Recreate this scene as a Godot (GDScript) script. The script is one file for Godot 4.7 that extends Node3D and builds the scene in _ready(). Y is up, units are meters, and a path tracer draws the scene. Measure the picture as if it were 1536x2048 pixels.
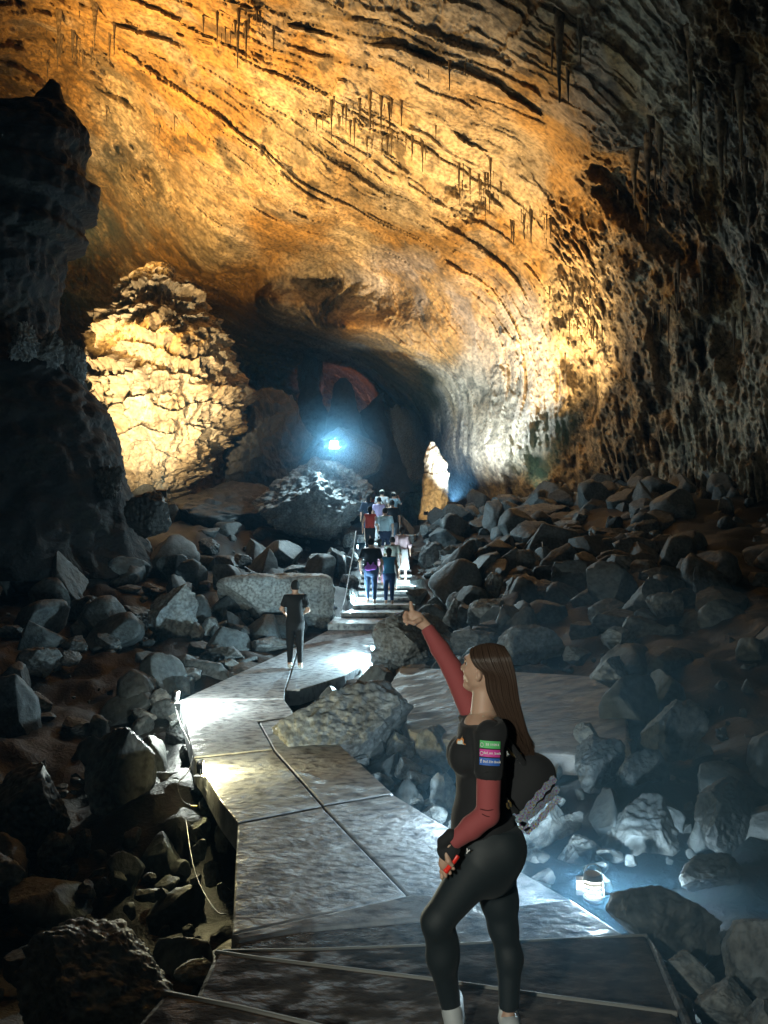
extends Node3D
# A show cave at night: warm floodlit vault, cool lamps along a concrete path, a woman pointing up the stairs.

const EYE := Vector3(0, 2.45, 0)
const FOCAL := 1547.0
const PITCH := 0.0349066
var mats := {}
var noises := {}
var ico := {}
var used := {}
var terrain: Rbf

# ---------------------------------------------------------------- basics
func ray(x: float, y: float) -> Vector3:
	return Vector3((x - 768.0) / FOCAL, (1024.0 - y) / FOCAL, -1.0).rotated(Vector3.RIGHT, PITCH)

func at(x: float, y: float, d: float) -> Vector3:      # the point that far in front of the eye
	var r := ray(x, y)
	return EYE + r * (d / -r.z)

func gnd(x: float, y: float, h := 0.0) -> Vector3:      # the point on a level of height h
	var r := ray(x, y)
	return EYE + r * ((h - EYE.y) / r.y)

func land(x: float, y: float) -> Vector3:               # the point on the rubble slope
	var r := ray(x, y)
	var t := 2.6
	while t < 60.0:
		var p := EYE + r * t
		if p.y < ground_height(p.x, p.z):
			break
		t += 0.05
	return EYE + r * t

func noise(seed_: int, freq: float, octaves := 4, kind := FastNoiseLite.TYPE_SIMPLEX_SMOOTH, fractal := FastNoiseLite.FRACTAL_FBM) -> FastNoiseLite:
	var n := FastNoiseLite.new()
	n.seed = seed_
	n.noise_type = kind
	n.frequency = freq
	n.fractal_type = fractal if octaves > 1 else FastNoiseLite.FRACTAL_NONE
	n.fractal_octaves = octaves
	return n

func numbered(called: String) -> String:
	used[called] = used.get(called, -1) + 1
	return called if used[called] == 0 else "%s_%03d" % [called, used[called]]

func tag(o: Node3D, label: String, category: String, group := "") -> Node3D:
	o.set_meta("label", label)
	o.set_meta("category", category)
	if group != "":
		o.set_meta("group", group)
	return o

func thing(called: String, label: String, category: String, where := Vector3.ZERO, group := "") -> Node3D:
	var o := Node3D.new()
	o.name = numbered(called)
	add_child(o, true)
	o.position = where
	tag(o, label, category, group)
	return o

func part(called: String, mesh: Mesh, mat: Material, parent: Node3D = null) -> MeshInstance3D:
	var o := MeshInstance3D.new()
	o.mesh = mesh
	o.material_override = null
	for i in mesh.get_surface_count():
		o.set_surface_override_material(i, mat)
	if parent:
		o.name = called
		parent.add_child(o, true)
	else:
		o.name = numbered(called)
		add_child(o, true)
	return o

func struct(o: Node3D) -> Node3D:
	o.set_meta("kind", "structure")
	return o

func lin(r: float, g: float, b: float) -> Color:
	return Color(r, g, b).linear_to_srgb()

class Rbf:
	var c := PackedVector3Array()
	var w := PackedFloat64Array()
	var soft := 0.0
	var mean := 0.0
	func _init(points: PackedVector3Array, values: PackedFloat64Array, soft_: float, ease_: float) -> void:
		c = points
		soft = soft_ * soft_
		var n := c.size()
		for v in values:
			mean += v / n
		var m := []
		for i in n:
			var row := PackedFloat64Array()
			row.resize(n + 1)
			for j in n:
				row[j] = -sqrt(c[i].distance_squared_to(c[j]) + soft)
			row[i] += ease_
			row[n] = values[i] - mean
			m.append(row)
		for i in n:
			var best := i
			for j in range(i + 1, n):
				if absf(m[j][i]) > absf(m[best][i]):
					best = j
			var t = m[i]
			m[i] = m[best]
			m[best] = t
			for j in range(i + 1, n):
				var f: float = m[j][i] / m[i][i]
				if f != 0.0:
					var rj: PackedFloat64Array = m[j]
					var ri: PackedFloat64Array = m[i]
					for k in range(i, n + 1):
						rj[k] -= f * ri[k]
					m[j] = rj
		w.resize(n)
		for i in range(n - 1, -1, -1):
			var s: float = m[i][n]
			for j in range(i + 1, n):
				s -= m[i][j] * w[j]
			w[i] = s / m[i][i]
	func at(p: Vector3) -> float:
		var s := mean
		for i in c.size():
			s -= w[i] * sqrt(c[i].distance_squared_to(p) + soft)
		return s

# ---------------------------------------------------------------- materials
func noise_tex(n: FastNoiseLite, size: int, ramp: Gradient = null) -> NoiseTexture2D:
	var t := NoiseTexture2D.new()
	t.width = size
	t.height = size
	t.noise = n
	t.seamless = true
	t.seamless_blend_skirt = 0.2
	t.generate_mipmaps = false
	if ramp:
		t.color_ramp = ramp
	return t

func ramp(stops: Array) -> Gradient:
	var g := Gradient.new()
	var o := PackedFloat32Array()
	var c := PackedColorArray()
	for s in stops:
		o.append(s[0])
		c.append(s[1])
	g.offsets = o
	g.colors = c
	return g

func mat(called: String, color: Color, rough := 0.8, metal := 0.0) -> StandardMaterial3D:
	if mats.has(called):
		return mats[called]
	var m := StandardMaterial3D.new()
	m.resource_name = called
	m.albedo_color = color
	m.roughness = rough
	m.metallic = metal
	mats[called] = m
	return m

func glow(called: String, color: Color, energy: float) -> StandardMaterial3D:
	var m := mat(called, Color(0.9, 0.9, 0.9), 0.4)
	m.emission_enabled = true
	m.emission = color
	m.emission_energy_multiplier = energy
	return m

func make_materials() -> void:
	var grain := ramp([[0.0, Color(0.52, 0.50, 0.48)], [0.33, Color(0.78, 0.77, 0.76)], [0.5, Color(0.90, 0.90, 0.89)], [0.6, Color(0.96, 0.96, 0.95)], [1.0, Color(1, 1, 1)]])
	var rock_grain := noise_tex(noise(3, 0.012, 6), 1024, grain)
	var rock_relief := noise_tex(noise(5, 0.009, 5, FastNoiseLite.TYPE_SIMPLEX_SMOOTH, FastNoiseLite.FRACTAL_RIDGED), 1024)
	for row in [["cave_rock", 0.35, 3.6, 0.85], ["boulder_rock", 0.8, 0.9, 0.62], ["wet_rock", 0.8, 0.9, 0.42]]:
		var m := mat(row[0], Color.WHITE, row[3])
		m.vertex_color_use_as_albedo = true
		m.albedo_texture = rock_grain
		m.heightmap_enabled = true
		m.heightmap_texture = rock_relief
		m.heightmap_scale = row[2]
		m.uv1_triplanar = true
		m.uv1_world_triplanar = true
		m.uv1_scale = Vector3.ONE * row[1]
		m.uv1_triplanar_sharpness = 2.0
	# concrete: trowelled in long smears, stained, damp
	var smear := noise(11, 0.012, 6, FastNoiseLite.TYPE_SIMPLEX_SMOOTH, FastNoiseLite.FRACTAL_FBM)
	smear.domain_warp_enabled = true
	smear.domain_warp_amplitude = 40.0
	smear.domain_warp_frequency = 0.008
	var stain := ramp([[0.0, Color(0.34, 0.34, 0.35)], [0.30, Color(0.58, 0.58, 0.59)], [0.45, Color(0.72, 0.72, 0.73)], [0.6, Color(0.80, 0.80, 0.80)], [1.0, Color(0.86, 0.86, 0.86)]])
	var con_col := noise_tex(noise(13, 0.006, 7), 1024, stain)
	var con_rel := noise_tex(smear, 1024)
	var wet := noise_tex(noise(17, 0.008, 4), 512, ramp([[0.0, Color(0.36, 0.36, 0.36)], [0.42, Color(0.55, 0.55, 0.55)], [0.62, Color(0.85, 0.85, 0.85)], [1.0, Color(0.97, 0.97, 0.97)]]))
	for row in [["concrete", Vector3(0.7, 0.7, 0.95), 0.7, Color(0.86, 0.88, 0.90)], ["step_concrete", Vector3(0.9, 0.9, 1.6), 0.5, Color(0.30, 0.29, 0.28)], ["rough_concrete", Vector3(1.4, 1.4, 2.6), 2.2, Color(0.6, 0.6, 0.6)]]:
		var m := mat(row[0], row[3], 0.75)
		m.albedo_texture = con_col
		m.heightmap_enabled = true
		m.heightmap_texture = con_rel
		m.heightmap_scale = row[2]
		m.roughness = 1.0
		m.roughness_texture = wet
		m.uv1_triplanar = true
		m.uv1_world_triplanar = true
		m.uv1_scale = row[1]
	var weave := noise_tex(noise(23, 0.35, 2), 256)
	for row in [["black_cloth", lin(0.010, 0.011, 0.013), 0.85, 0.35], ["leggings", lin(0.009, 0.016, 0.020), 0.62, 0.30], ["maroon_cloth", lin(0.30, 0.060, 0.062), 0.8, 0.3]]:  # leggings are black; the teal lamp glare is put into their colour
		var m := mat(row[0], row[1], row[2])
		m.rim_enabled = true
		m.rim = row[3]
		m.rim_tint = 0.4
		m.heightmap_enabled = true
		m.heightmap_texture = weave
		m.heightmap_scale = 0.06
		m.uv1_triplanar = true
		m.uv1_scale = Vector3.ONE * 6.0
	var sk := mat("skin", lin(0.50, 0.32, 0.23), 0.5)
	sk.subsurf_scatter_enabled = true
	sk.subsurf_scatter_strength = 0.12
	mat("hair", lin(0.050, 0.030, 0.020), 0.42)
	mat("black_plastic", lin(0.012, 0.012, 0.013), 0.4)
	mat("grey_metal", lin(0.30, 0.31, 0.32), 0.45, 0.7)
	mat("white_paint", lin(0.75, 0.75, 0.72), 0.4)
	mat("cable", lin(0.06, 0.06, 0.06), 0.5)
	mat("pale_cable", lin(0.45, 0.45, 0.43), 0.5)
	mat("yellow_tag", lin(0.7, 0.62, 0.1), 0.6)
	mat("red_plastic", lin(0.85, 0.035, 0.02), 0.35)
	mat("gold", lin(0.8, 0.6, 0.25), 0.3, 0.9)

# ---------------------------------------------------------------- meshes
func array_mesh(v: PackedVector3Array, n: PackedVector3Array, idx: PackedInt32Array, col := PackedColorArray()) -> ArrayMesh:
	var a := []
	a.resize(Mesh.ARRAY_MAX)
	a[Mesh.ARRAY_VERTEX] = v
	a[Mesh.ARRAY_NORMAL] = n
	a[Mesh.ARRAY_INDEX] = idx
	if col.size():
		a[Mesh.ARRAY_COLOR] = col
	var m := ArrayMesh.new()
	m.add_surface_from_arrays(Mesh.PRIMITIVE_TRIANGLES, a)
	return m

func face_normals(v: PackedVector3Array, idx: PackedInt32Array) -> PackedVector3Array:
	var n := PackedVector3Array()
	n.resize(v.size())
	for i in range(0, idx.size(), 3):
		var a := idx[i]
		var b := idx[i + 1]
		var c := idx[i + 2]
		var f := (v[c] - v[a]).cross(v[b] - v[a])
		n[a] += f
		n[b] += f
		n[c] += f
	for i in n.size():
		n[i] = n[i].normalized()
	return n

func sphere_points(level: int) -> Array:
	if ico.has(level):
		return ico[level]
	if level == 0:
		var t := (1.0 + sqrt(5.0)) / 2.0
		var v := PackedVector3Array([Vector3(-1, t, 0), Vector3(1, t, 0), Vector3(-1, -t, 0), Vector3(1, -t, 0), Vector3(0, -1, t), Vector3(0, 1, t), Vector3(0, -1, -t), Vector3(0, 1, -t), Vector3(t, 0, -1), Vector3(t, 0, 1), Vector3(-t, 0, -1), Vector3(-t, 0, 1)])
		for i in v.size():
			v[i] = v[i].normalized()
		var f := PackedInt32Array([0, 5, 11, 0, 1, 5, 0, 7, 1, 0, 10, 7, 0, 11, 10, 1, 9, 5, 5, 4, 11, 11, 2, 10, 10, 6, 7, 7, 8, 1, 3, 4, 9, 3, 2, 4, 3, 6, 2, 3, 8, 6, 3, 9, 8, 4, 5, 9, 2, 11, 4, 6, 10, 2, 8, 7, 6, 9, 1, 8])
		ico[0] = [v, f]
		return ico[0]
	var low: Array = sphere_points(level - 1)
	var v: PackedVector3Array = low[0].duplicate()
	var f: PackedInt32Array = low[1]
	var out := PackedInt32Array()
	var mids := {}
	for i in range(0, f.size(), 3):
		var k := [f[i], f[i + 1], f[i + 2]]
		var m := []
		for e in 3:
			var a: int = k[e]
			var b: int = k[(e + 1) % 3]
			var key := mini(a, b) * 1000000 + maxi(a, b)
			if not mids.has(key):
				mids[key] = v.size()
				v.append((v[a] + v[b]).normalized())
			m.append(mids[key])
		out.append_array([k[0], m[0], m[2], k[1], m[1], m[0], k[2], m[2], m[1], m[0], m[1], m[2]])
	ico[level] = [v, out]
	return ico[level]

# a boulder: a box-like ball cut by random planes, then weathered.  shape: 2 round ... 6 blocky
func rock_mesh(seed_: int, level: int, dims: Vector3, shape := 3.5, cuts := 9, rough := 0.10, tone := Color(0.36, 0.35, 0.33)) -> ArrayMesh:
	var rng := RandomNumberGenerator.new()
	rng.seed = seed_ * 7919 + 13
	var sp: Array = sphere_points(level)
	var dirs: PackedVector3Array = sp[0]
	var f: PackedInt32Array = sp[1]
	var planes := []
	for i in cuts:
		var d := Vector3(rng.randf_range(-1, 1), rng.randf_range(-0.7, 1), rng.randf_range(-1, 1)).normalized()
		planes.append([d, rng.randf_range(0.50, 0.88)])
	var big: FastNoiseLite = noises.rock_big
	var fine: FastNoiseLite = noises.rock_fine
	var pit: FastNoiseLite = noises.rock_pit
	var off := Vector3(seed_ * 17.3, seed_ * 5.1, seed_ * 9.7)
	var v := PackedVector3Array()
	v.resize(dirs.size())
	var col := PackedColorArray()
	col.resize(dirs.size())
	var size := (dims.x + dims.y + dims.z) / 3.0
	for i in dirs.size():
		var d := dirs[i]
		var p := d / pow(pow(absf(d.x), shape) + pow(absf(d.y), shape) + pow(absf(d.z), shape), 1.0 / shape)
		p += d * big.get_noise_3dv(d * 1.1 + off) * minf(0.22, rough * 1.8)
		for pl in planes:
			var over: float = p.dot(pl[0]) - pl[1]
			if over > 0.0:
				p -= pl[0] * over * 0.97
		var q := p * size + off
		var r1 := fine.get_noise_3dv(q * 1.3 / size)
		var r2 := pit.get_noise_3dv(q)
		p += d * (r1 * rough * 0.62 + r2 * rough * 0.42 * minf(1.0, 0.35 / size + 0.25))
		v[i] = p * dims * 0.5
		var c := 1.0 + 0.45 * big.get_noise_3dv(q * 1.7 / size + Vector3(9, 9, 9)) + 0.45 * pit.get_noise_3dv(q * 1.9 + Vector3(3, 33, 3))
		var warm := big.get_noise_3dv(q * 0.9 / size + Vector3(40, 3, 2)) * 0.12
		col[i] = Color(clampf(tone.r * c * (1.0 + warm), 0.02, 0.8), clampf(tone.g * c, 0.02, 0.8), clampf(tone.b * c * (1.0 - warm), 0.02, 0.8))
	return array_mesh(v, face_normals(v, f), f, col)

# a flow-stone body: rows of [height, centre x, half width, half depth] round an upright axis
func formation_mesh(seed_: int, rows: Array, around: int, up: int, lump: float, drape: float, tone_a: Color, tone_b: Color, ledge := 0.0) -> ArrayMesh:
	var v := PackedVector3Array()
	var col := PackedColorArray()
	var idx := PackedInt32Array()
	var big: FastNoiseLite = noises.form_big
	var mid: FastNoiseLite = noises.form_mid
	var run: FastNoiseLite = noises.drape
	var fine: FastNoiseLite = noises.rock_pit
	var off := Vector3(seed_ * 31.0, seed_ * 3.0, seed_ * 11.0)
	var lo: float = rows[0][0]
	var hi: float = rows[rows.size() - 1][0]
	for j in up + 1:
		var h := lerpf(lo, hi, float(j) / up)
		var k := 0
		while k < rows.size() - 2 and rows[k + 1][0] < h:
			k += 1
		var t := clampf((h - rows[k][0]) / maxf(rows[k + 1][0] - rows[k][0], 0.001), 0.0, 1.0)
		t = lerpf(t, smoothstep(0.0, 1.0, t), 0.6)
		var cx := lerpf(rows[k][1], rows[k + 1][1], t)
		var w := lerpf(rows[k][2], rows[k + 1][2], t)
		var dp := lerpf(rows[k][3], rows[k + 1][3], t)
		for i in around + 1:
			var a := TAU * i / around
			if i == around:
				a = 0.0
			var d := Vector3(cos(a), 0, sin(a))
			var p := Vector3(cx + d.x * w, h, d.z * dp)
			var q := p + off
			var b := big.get_noise_3dv(q)
			var m := mid.get_noise_3dv(q)
			var r := run.get_noise_3d(q.x * 1.0, q.y * 0.13, q.z * 1.0)
			var fi := fine.get_noise_3dv(q * 0.7)
			var shelf := 0.0
			if ledge > 0.0:
				var s := (h + b * 1.2) / 1.1
				var fr := s - floorf(s)
				shelf = ledge * (fr * fr - 0.35)
			var grow := lump * (b * 1.3 + (0.5 - absf(m)) * 0.7) + drape * (0.5 - absf(r) * 1.6) + fi * 0.10 * minf(1.0, w) + shelf
			p += Vector3(d.x, 0.12 * b, d.z) * grow * clampf(w * 0.7, 0.05, 1.0)
			v.append(p)
			var c := tone_a.lerp(tone_b, clampf(0.5 + b * 0.9 + m * 0.5, 0.0, 1.0))
			var dark := smoothstep(0.12, 0.42, mid.get_noise_3dv(q * 0.45 + Vector3(70, 0, 0))) * 0.55
			col.append(c.lerp(tone_b * 0.25, dark))
	for j in up:
		for i in around:
			var a := j * (around + 1) + i
			var b := a + around + 1
			idx.append_array([a, b, a + 1, a + 1, b, b + 1])
	var top := v.size()
	v.append(Vector3(rows[rows.size() - 1][1], hi + 0.05 * rows[rows.size() - 1][2], 0))
	col.append(tone_a)
	for i in around:
		idx.append_array([up * (around + 1) + i, top, up * (around + 1) + i + 1])
	# clockwise seen from outside
	for k in range(0, idx.size(), 3):
		var x := idx[k + 1]
		idx[k + 1] = idx[k + 2]
		idx[k + 2] = x
	var n := face_normals(v, idx)
	for j in up + 1:            # close the seam
		var s := j * (around + 1)
		var m := (n[s] + n[s + around]).normalized()
		n[s] = m
		n[s + around] = m
	return array_mesh(v, n, idx, col)

# a slab from a ring of points (any heights), rounded edge, given thickness
func slab_mesh(ring: Array, thick: float, edge := 0.018) -> ArrayMesh:
	var flat := PackedVector2Array()
	for p in ring:
		flat.append(Vector2(p.x, p.z))
	if Geometry2D.is_polygon_clockwise(flat):
		ring = ring.duplicate()
		ring.reverse()
		flat.reverse()
	var n := ring.size()
	var inner := []
	for i in n:
		var p: Vector3 = ring[i]
		var a := (Vector3(ring[(i + n - 1) % n]) - p).normalized()
		var b := (Vector3(ring[(i + 1) % n]) - p).normalized()
		var e1 := Vector3(a.z, 0, -a.x)
		var e2 := Vector3(-b.z, 0, b.x)
		var m := (e1 + e2)
		m = m.normalized() if m.length() > 0.01 else e1
		inner.append(m * edge / maxf(0.35, absf(m.dot(e1))))
	var sgn := 1.0
	var test := Vector2(ring[0].x + inner[0].x * 0.2, ring[0].z + inner[0].z * 0.2)
	if not Geometry2D.is_point_in_polygon(test, flat):
		sgn = -1.0
	var st := SurfaceTool.new()
	st.begin(Mesh.PRIMITIVE_TRIANGLES)
	var levels := [[1.0, 0.0], [0.3, 0.3], [0.0, 1.0]]
	var rings := []
	for l in levels:
		var r := []
		for i in n:
			r.append(ring[i] + inner[i] * sgn * l[0] + Vector3.DOWN * edge * l[1])
		rings.append(r)
	var low := []
	for i in n:
		low.append(ring[i] + Vector3.DOWN * thick)
	rings.append(low)
	var tri := Geometry2D.triangulate_polygon(flat)
	var quad := func(a: Vector3, b: Vector3, c: Vector3, d: Vector3, outward: Vector3) -> void:
		var nn := (c - a).cross(b - a)
		var list := [a, b, c, a, c, d] if nn.dot(outward) > 0.0 else [a, c, b, a, d, c]
		for p in list:
			st.add_vertex(p)
	st.set_smooth_group(-1)
	for i in range(0, tri.size(), 3):
		var a: Vector3 = rings[0][tri[i]]
		var b: Vector3 = rings[0][tri[i + 1]]
		var c: Vector3 = rings[0][tri[i + 2]]
		if (c - a).cross(b - a).y < 0.0:
			var t := b
			b = c
			c = t
		for p in [a, b, c]:
			st.add_vertex(p)
		for p in [a, c, b]:
			st.add_vertex(p + Vector3.DOWN * thick)
	for i in n:
		var j := (i + 1) % n
		var mid: Vector3 = (ring[i] + ring[j]) * 0.5
		var out: Vector3 = -(inner[i] + inner[j]) * sgn
		for l in 3:
			quad.call(rings[l][i], rings[l][j], rings[l + 1][j], rings[l + 1][i], out.normalized() + (Vector3.UP * 0.5 if l < 2 else Vector3.ZERO))
	st.generate_normals()
	return st.commit()

func tube(points: Array, radii, sides := 6, st: SurfaceTool = null) -> ArrayMesh:
	var own := st == null
	var v := PackedVector3Array()
	var idx := PackedInt32Array()
	var up := Vector3.UP
	for i in points.size():
		var p: Vector3 = points[i]
		var t: Vector3 = (points[mini(i + 1, points.size() - 1)] - points[maxi(i - 1, 0)]).normalized()
		if absf(t.dot(up)) > 0.95:
			up = Vector3.RIGHT if absf(t.x) < 0.9 else Vector3.BACK
		var a := t.cross(up).normalized()
		var b := t.cross(a)
		up = a.cross(t)
		var r: float = radii if radii is float else radii[i]
		for k in sides:
			var an := TAU * k / sides
			v.append(p + (a * cos(an) + b * sin(an)) * r)
	for i in points.size() - 1:
		for k in sides:
			var p := i * sides + k
			var q := i * sides + (k + 1) % sides
			idx.append_array([p, q, p + sides, q, q + sides, p + sides])
	var c0 := v.size()
	v.append(points[0])
	v.append(points[points.size() - 1])
	for k in sides:
		var q := (k + 1) % sides
		idx.append_array([c0, q, k])
		var e := (points.size() - 1) * sides
		idx.append_array([c0 + 1, e + k, e + q])
	var n := face_normals(v, idx)
	# turn outward if needed
	if n.size() and n[0].dot(v[0] - points[0]) < 0.0:
		for k in range(0, idx.size(), 3):
			var x := idx[k + 1]
			idx[k + 1] = idx[k + 2]
			idx[k + 2] = x
		n = face_normals(v, idx)
	if own:
		return array_mesh(v, n, idx)
	for i in idx:
		st.set_normal(n[i])
		st.add_vertex(v[i])
	return null

func smooth_line(pts: Array, steps := 8) -> Array:
	var c := Curve3D.new()
	for i in pts.size():
		var t: Vector3 = (pts[mini(i + 1, pts.size() - 1)] - pts[maxi(i - 1, 0)]) / 6.0
		c.add_point(pts[i], -t, t)
	var out := []
	for i in pts.size() - 1:
		for k in steps:
			out.append(c.sample(i, float(k) / steps))
	out.append(pts[pts.size() - 1])
	return out

func box(size: Vector3, bevel := 0.0) -> Mesh:
	if bevel <= 0.0:
		var b := BoxMesh.new()
		b.size = size
		return b
	var h := size * 0.5
	var st := SurfaceTool.new()
	st.begin(Mesh.PRIMITIVE_TRIANGLES)
	st.set_smooth_group(-1)
	var pts := PackedVector3Array()
	var v := PackedVector3Array()
	# rounded box from an inflated cube grid of corners
	var idx := PackedInt32Array()
	var sp: Array = sphere_points(2)
	for d in sp[0]:
		var core := Vector3(signf(d.x) * (h.x - bevel), signf(d.y) * (h.y - bevel), signf(d.z) * (h.z - bevel))
		if absf(d.x) < 0.001: core.x = 0.0
		if absf(d.y) < 0.001: core.y = 0.0
		if absf(d.z) < 0.001: core.z = 0.0
		v.append(core + d * bevel)
	idx = sp[1]
	return array_mesh(v, face_normals(v, idx), idx)

func cyl(r0: float, r1: float, h: float, sides := 16) -> Mesh:
	var c := CylinderMesh.new()
	c.bottom_radius = r0
	c.top_radius = r1
	c.height = h
	c.radial_segments = sides
	c.rings = 1
	return c

# ---------------------------------------------------------------- bodies: a distance field meshed as surface nets
# shapes: [a, b, ra, rb] tapered capsule, or [a, b, ra, rb, axis, squash]; ["e", centre, radii, basis] ellipsoid; cuts: same, carved away; clips: [point, normal] keeps the side against the normal
func shape_box(s: Array) -> AABB:
	if s[0] is String:
		var r: float = maxf(s[2].x, maxf(s[2].y, s[2].z))
		return AABB(s[1] - Vector3.ONE * r, Vector3.ONE * r * 2.0)
	var r: float = maxf(s[2], s[3])
	var b := AABB(s[0], Vector3.ZERO).expand(s[1])
	return b.grow(r)

func net(shapes: Array, k: float, cell: float, clips: Array = [], cuts: Array = []) -> ArrayMesh:
	var bound := shape_box(shapes[0])
	for s in shapes:
		bound = bound.merge(shape_box(s))
	bound = bound.grow(cell * 2.5 + k * 0.3)
	var o := bound.position
	var nx := int(bound.size.x / cell) + 2
	var ny := int(bound.size.y / cell) + 2
	var nz := int(bound.size.z / cell) + 2
	var f := PackedFloat32Array()
	f.resize(nx * ny * nz)
	f.fill(10.0)
	var order := []
	for s in shapes:
		order.append([s, false])
	for s in cuts:
		order.append([s, true])
	for item in order:
		var s: Array = item[0]
		var carve: bool = item[1]
		var bb := shape_box(s).grow(k + cell * 2.0)
		var i0 := maxi(0, int((bb.position.x - o.x) / cell))
		var j0 := maxi(0, int((bb.position.y - o.y) / cell))
		var l0 := maxi(0, int((bb.position.z - o.z) / cell))
		var i1 := mini(nx - 1, int((bb.end.x - o.x) / cell) + 1)
		var j1 := mini(ny - 1, int((bb.end.y - o.y) / cell) + 1)
		var l1 := mini(nz - 1, int((bb.end.z - o.z) / cell) + 1)
		var ell: bool = s[0] is String
		var a := Vector3.ZERO
		var ba := Vector3.ZERO
		var bb2 := 0.0
		var ra := 0.0
		var rb := 0.0
		var axis := Vector3.ZERO
		var sq := 0.0
		var ce := Vector3.ZERO
		var inv := Basis.IDENTITY
		var rad := Vector3.ONE
		if ell:
			ce = s[1]
			rad = s[2]
			inv = (s[3] as Basis).inverse() if s.size() > 3 else Basis.IDENTITY
		else:
			a = s[0]
			ba = s[1] - s[0]
			bb2 = maxf(ba.length_squared(), 1e-9)
			ra = s[2]
			rb = s[3]
			if s.size() > 4:
				axis = s[4]
				sq = s[5] - 1.0
		var kk: float = minf(k, 0.006) if carve else k
		for l in range(l0, l1 + 1):
			for j in range(j0, j1 + 1):
				var at_ := (l * ny + j) * nx
				for i in range(i0, i1 + 1):
					var p := o + Vector3(i, j, l) * cell
					var d: float
					if ell:
						var q := inv * (p - ce)
						var u := q / rad
						var k0 := u.length()
						var k1 := (u / rad).length()
						d = k0 * (k0 - 1.0) / maxf(k1, 1e-6)
					else:
						var w := p - a
						if sq != 0.0:
							w += axis * (w.dot(axis) * sq)
						var t := clampf(w.dot(ba) / bb2, 0.0, 1.0)
						d = (w - ba * t).length() - (ra + (rb - ra) * t)
					var old := f[at_ + i]
					if carve:
						d = -d
						var h := maxf(kk - absf(d - old), 0.0) / kk
						f[at_ + i] = maxf(d, old) + h * h * kk * 0.25
					else:
						var h := maxf(k - absf(d - old), 0.0) / k
						f[at_ + i] = minf(d, old) - h * h * k * 0.25
	if clips.size():
		for l in nz:
			for j in ny:
				for i in nx:
					var q := (l * ny + j) * nx + i
					if f[q] < cell * 3.0:
						var p := o + Vector3(i, j, l) * cell
						for c in clips:
							f[q] = maxf(f[q], (p - c[0]).dot(c[1]))
	var v := PackedVector3Array()
	var n := PackedVector3Array()
	var id := PackedInt32Array()
	id.resize(nx * ny * nz)
	id.fill(-1)
	var idx := PackedInt32Array()
	var sx := 1
	var sy := nx
	var sz := nx * ny
	var corner := PackedInt32Array([0, sx, sy, sx + sy, sz, sx + sz, sy + sz, sx + sy + sz])
	var ea := PackedInt32Array([0, 2, 4, 6, 0, 1, 4, 5, 0, 1, 2, 3])
	var eb := PackedInt32Array([1, 3, 5, 7, 2, 3, 6, 7, 4, 5, 6, 7])
	var cp := [Vector3(0, 0, 0), Vector3(1, 0, 0), Vector3(0, 1, 0), Vector3(1, 1, 0), Vector3(0, 0, 1), Vector3(1, 0, 1), Vector3(0, 1, 1), Vector3(1, 1, 1)]
	for l in nz - 1:
		for j in ny - 1:
			var base := (l * ny + j) * nx
			for i in nx - 1:
				var q := base + i
				var f0 := f[q]
				if absf(f0) > cell * 2.5:
					continue
				var s0 := f0 < 0.0
				var mixed := false
				for c in 8:
					if (f[q + corner[c]] < 0.0) != s0:
						mixed = true
						break
				if not mixed:
					continue
				var sum := Vector3.ZERO
				var cnt := 0
				for e in 12:
					var fa := f[q + corner[ea[e]]]
					var fb := f[q + corner[eb[e]]]
					if (fa < 0.0) != (fb < 0.0):
						sum += cp[ea[e]].lerp(cp[eb[e]], fa / (fa - fb))
						cnt += 1
				id[q] = v.size()
				v.append(o + (Vector3(i, j, l) + sum / cnt) * cell)
				var g := Vector3(f[q + 1] + f[q + 1 + sy] + f[q + 1 + sz] + f[q + 1 + sy + sz] - f[q] - f[q + sy] - f[q + sz] - f[q + sy + sz],
					f[q + sy] + f[q + sy + 1] + f[q + sy + sz] + f[q + sy + sz + 1] - f[q] - f[q + 1] - f[q + sz] - f[q + sz + 1],
					f[q + sz] + f[q + sz + 1] + f[q + sz + sy] + f[q + sz + sy + 1] - f[q] - f[q + 1] - f[q + sy] - f[q + sy + 1])
				n.append(g.normalized())
				if i > 0 and j > 0 and l > 0:
					pass
	for l in range(1, nz - 1):
		for j in range(1, ny - 1):
			var base := (l * ny + j) * nx
			for i in range(1, nx - 1):
				var q := base + i
				if id[q] < 0:
					continue
				var s0 := f[q] < 0.0
				for ax in 3:
					var st := sx if ax == 0 else sy if ax == 1 else sz
					if (f[q + st] < 0.0) == s0:
						continue
					var u := sy if ax == 0 else sz if ax == 1 else sx
					var w := sz if ax == 0 else sx if ax == 1 else sy
					var a := id[q]
					var b := id[q - u]
					var c := id[q - u - w]
					var d := id[q - w]
					if a < 0 or b < 0 or c < 0 or d < 0:
						continue
					if s0:
						idx.append_array([a, c, b, a, d, c])
					else:
						idx.append_array([a, b, c, a, c, d])
	if v.is_empty():
		return null
	# make sure faces turn outward (clockwise from outside)
	var fn := (v[idx[2]] - v[idx[0]]).cross(v[idx[1]] - v[idx[0]])
	if fn.dot(n[idx[0]]) < 0.0:
		for q in range(0, idx.size(), 3):
			var x := idx[q + 1]
			idx[q + 1] = idx[q + 2]
			idx[q + 2] = x
	return array_mesh(v, n, idx)
# ---------------------------------------------------------------- the cave
const HUB := Vector3(0, 4, -8)
var shell_rows := []
var shell_az := PackedFloat32Array()
var shell_el := PackedFloat32Array()
var shell_r := PackedFloat32Array()
var shell_w := 0
var shell_h := 0

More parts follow.
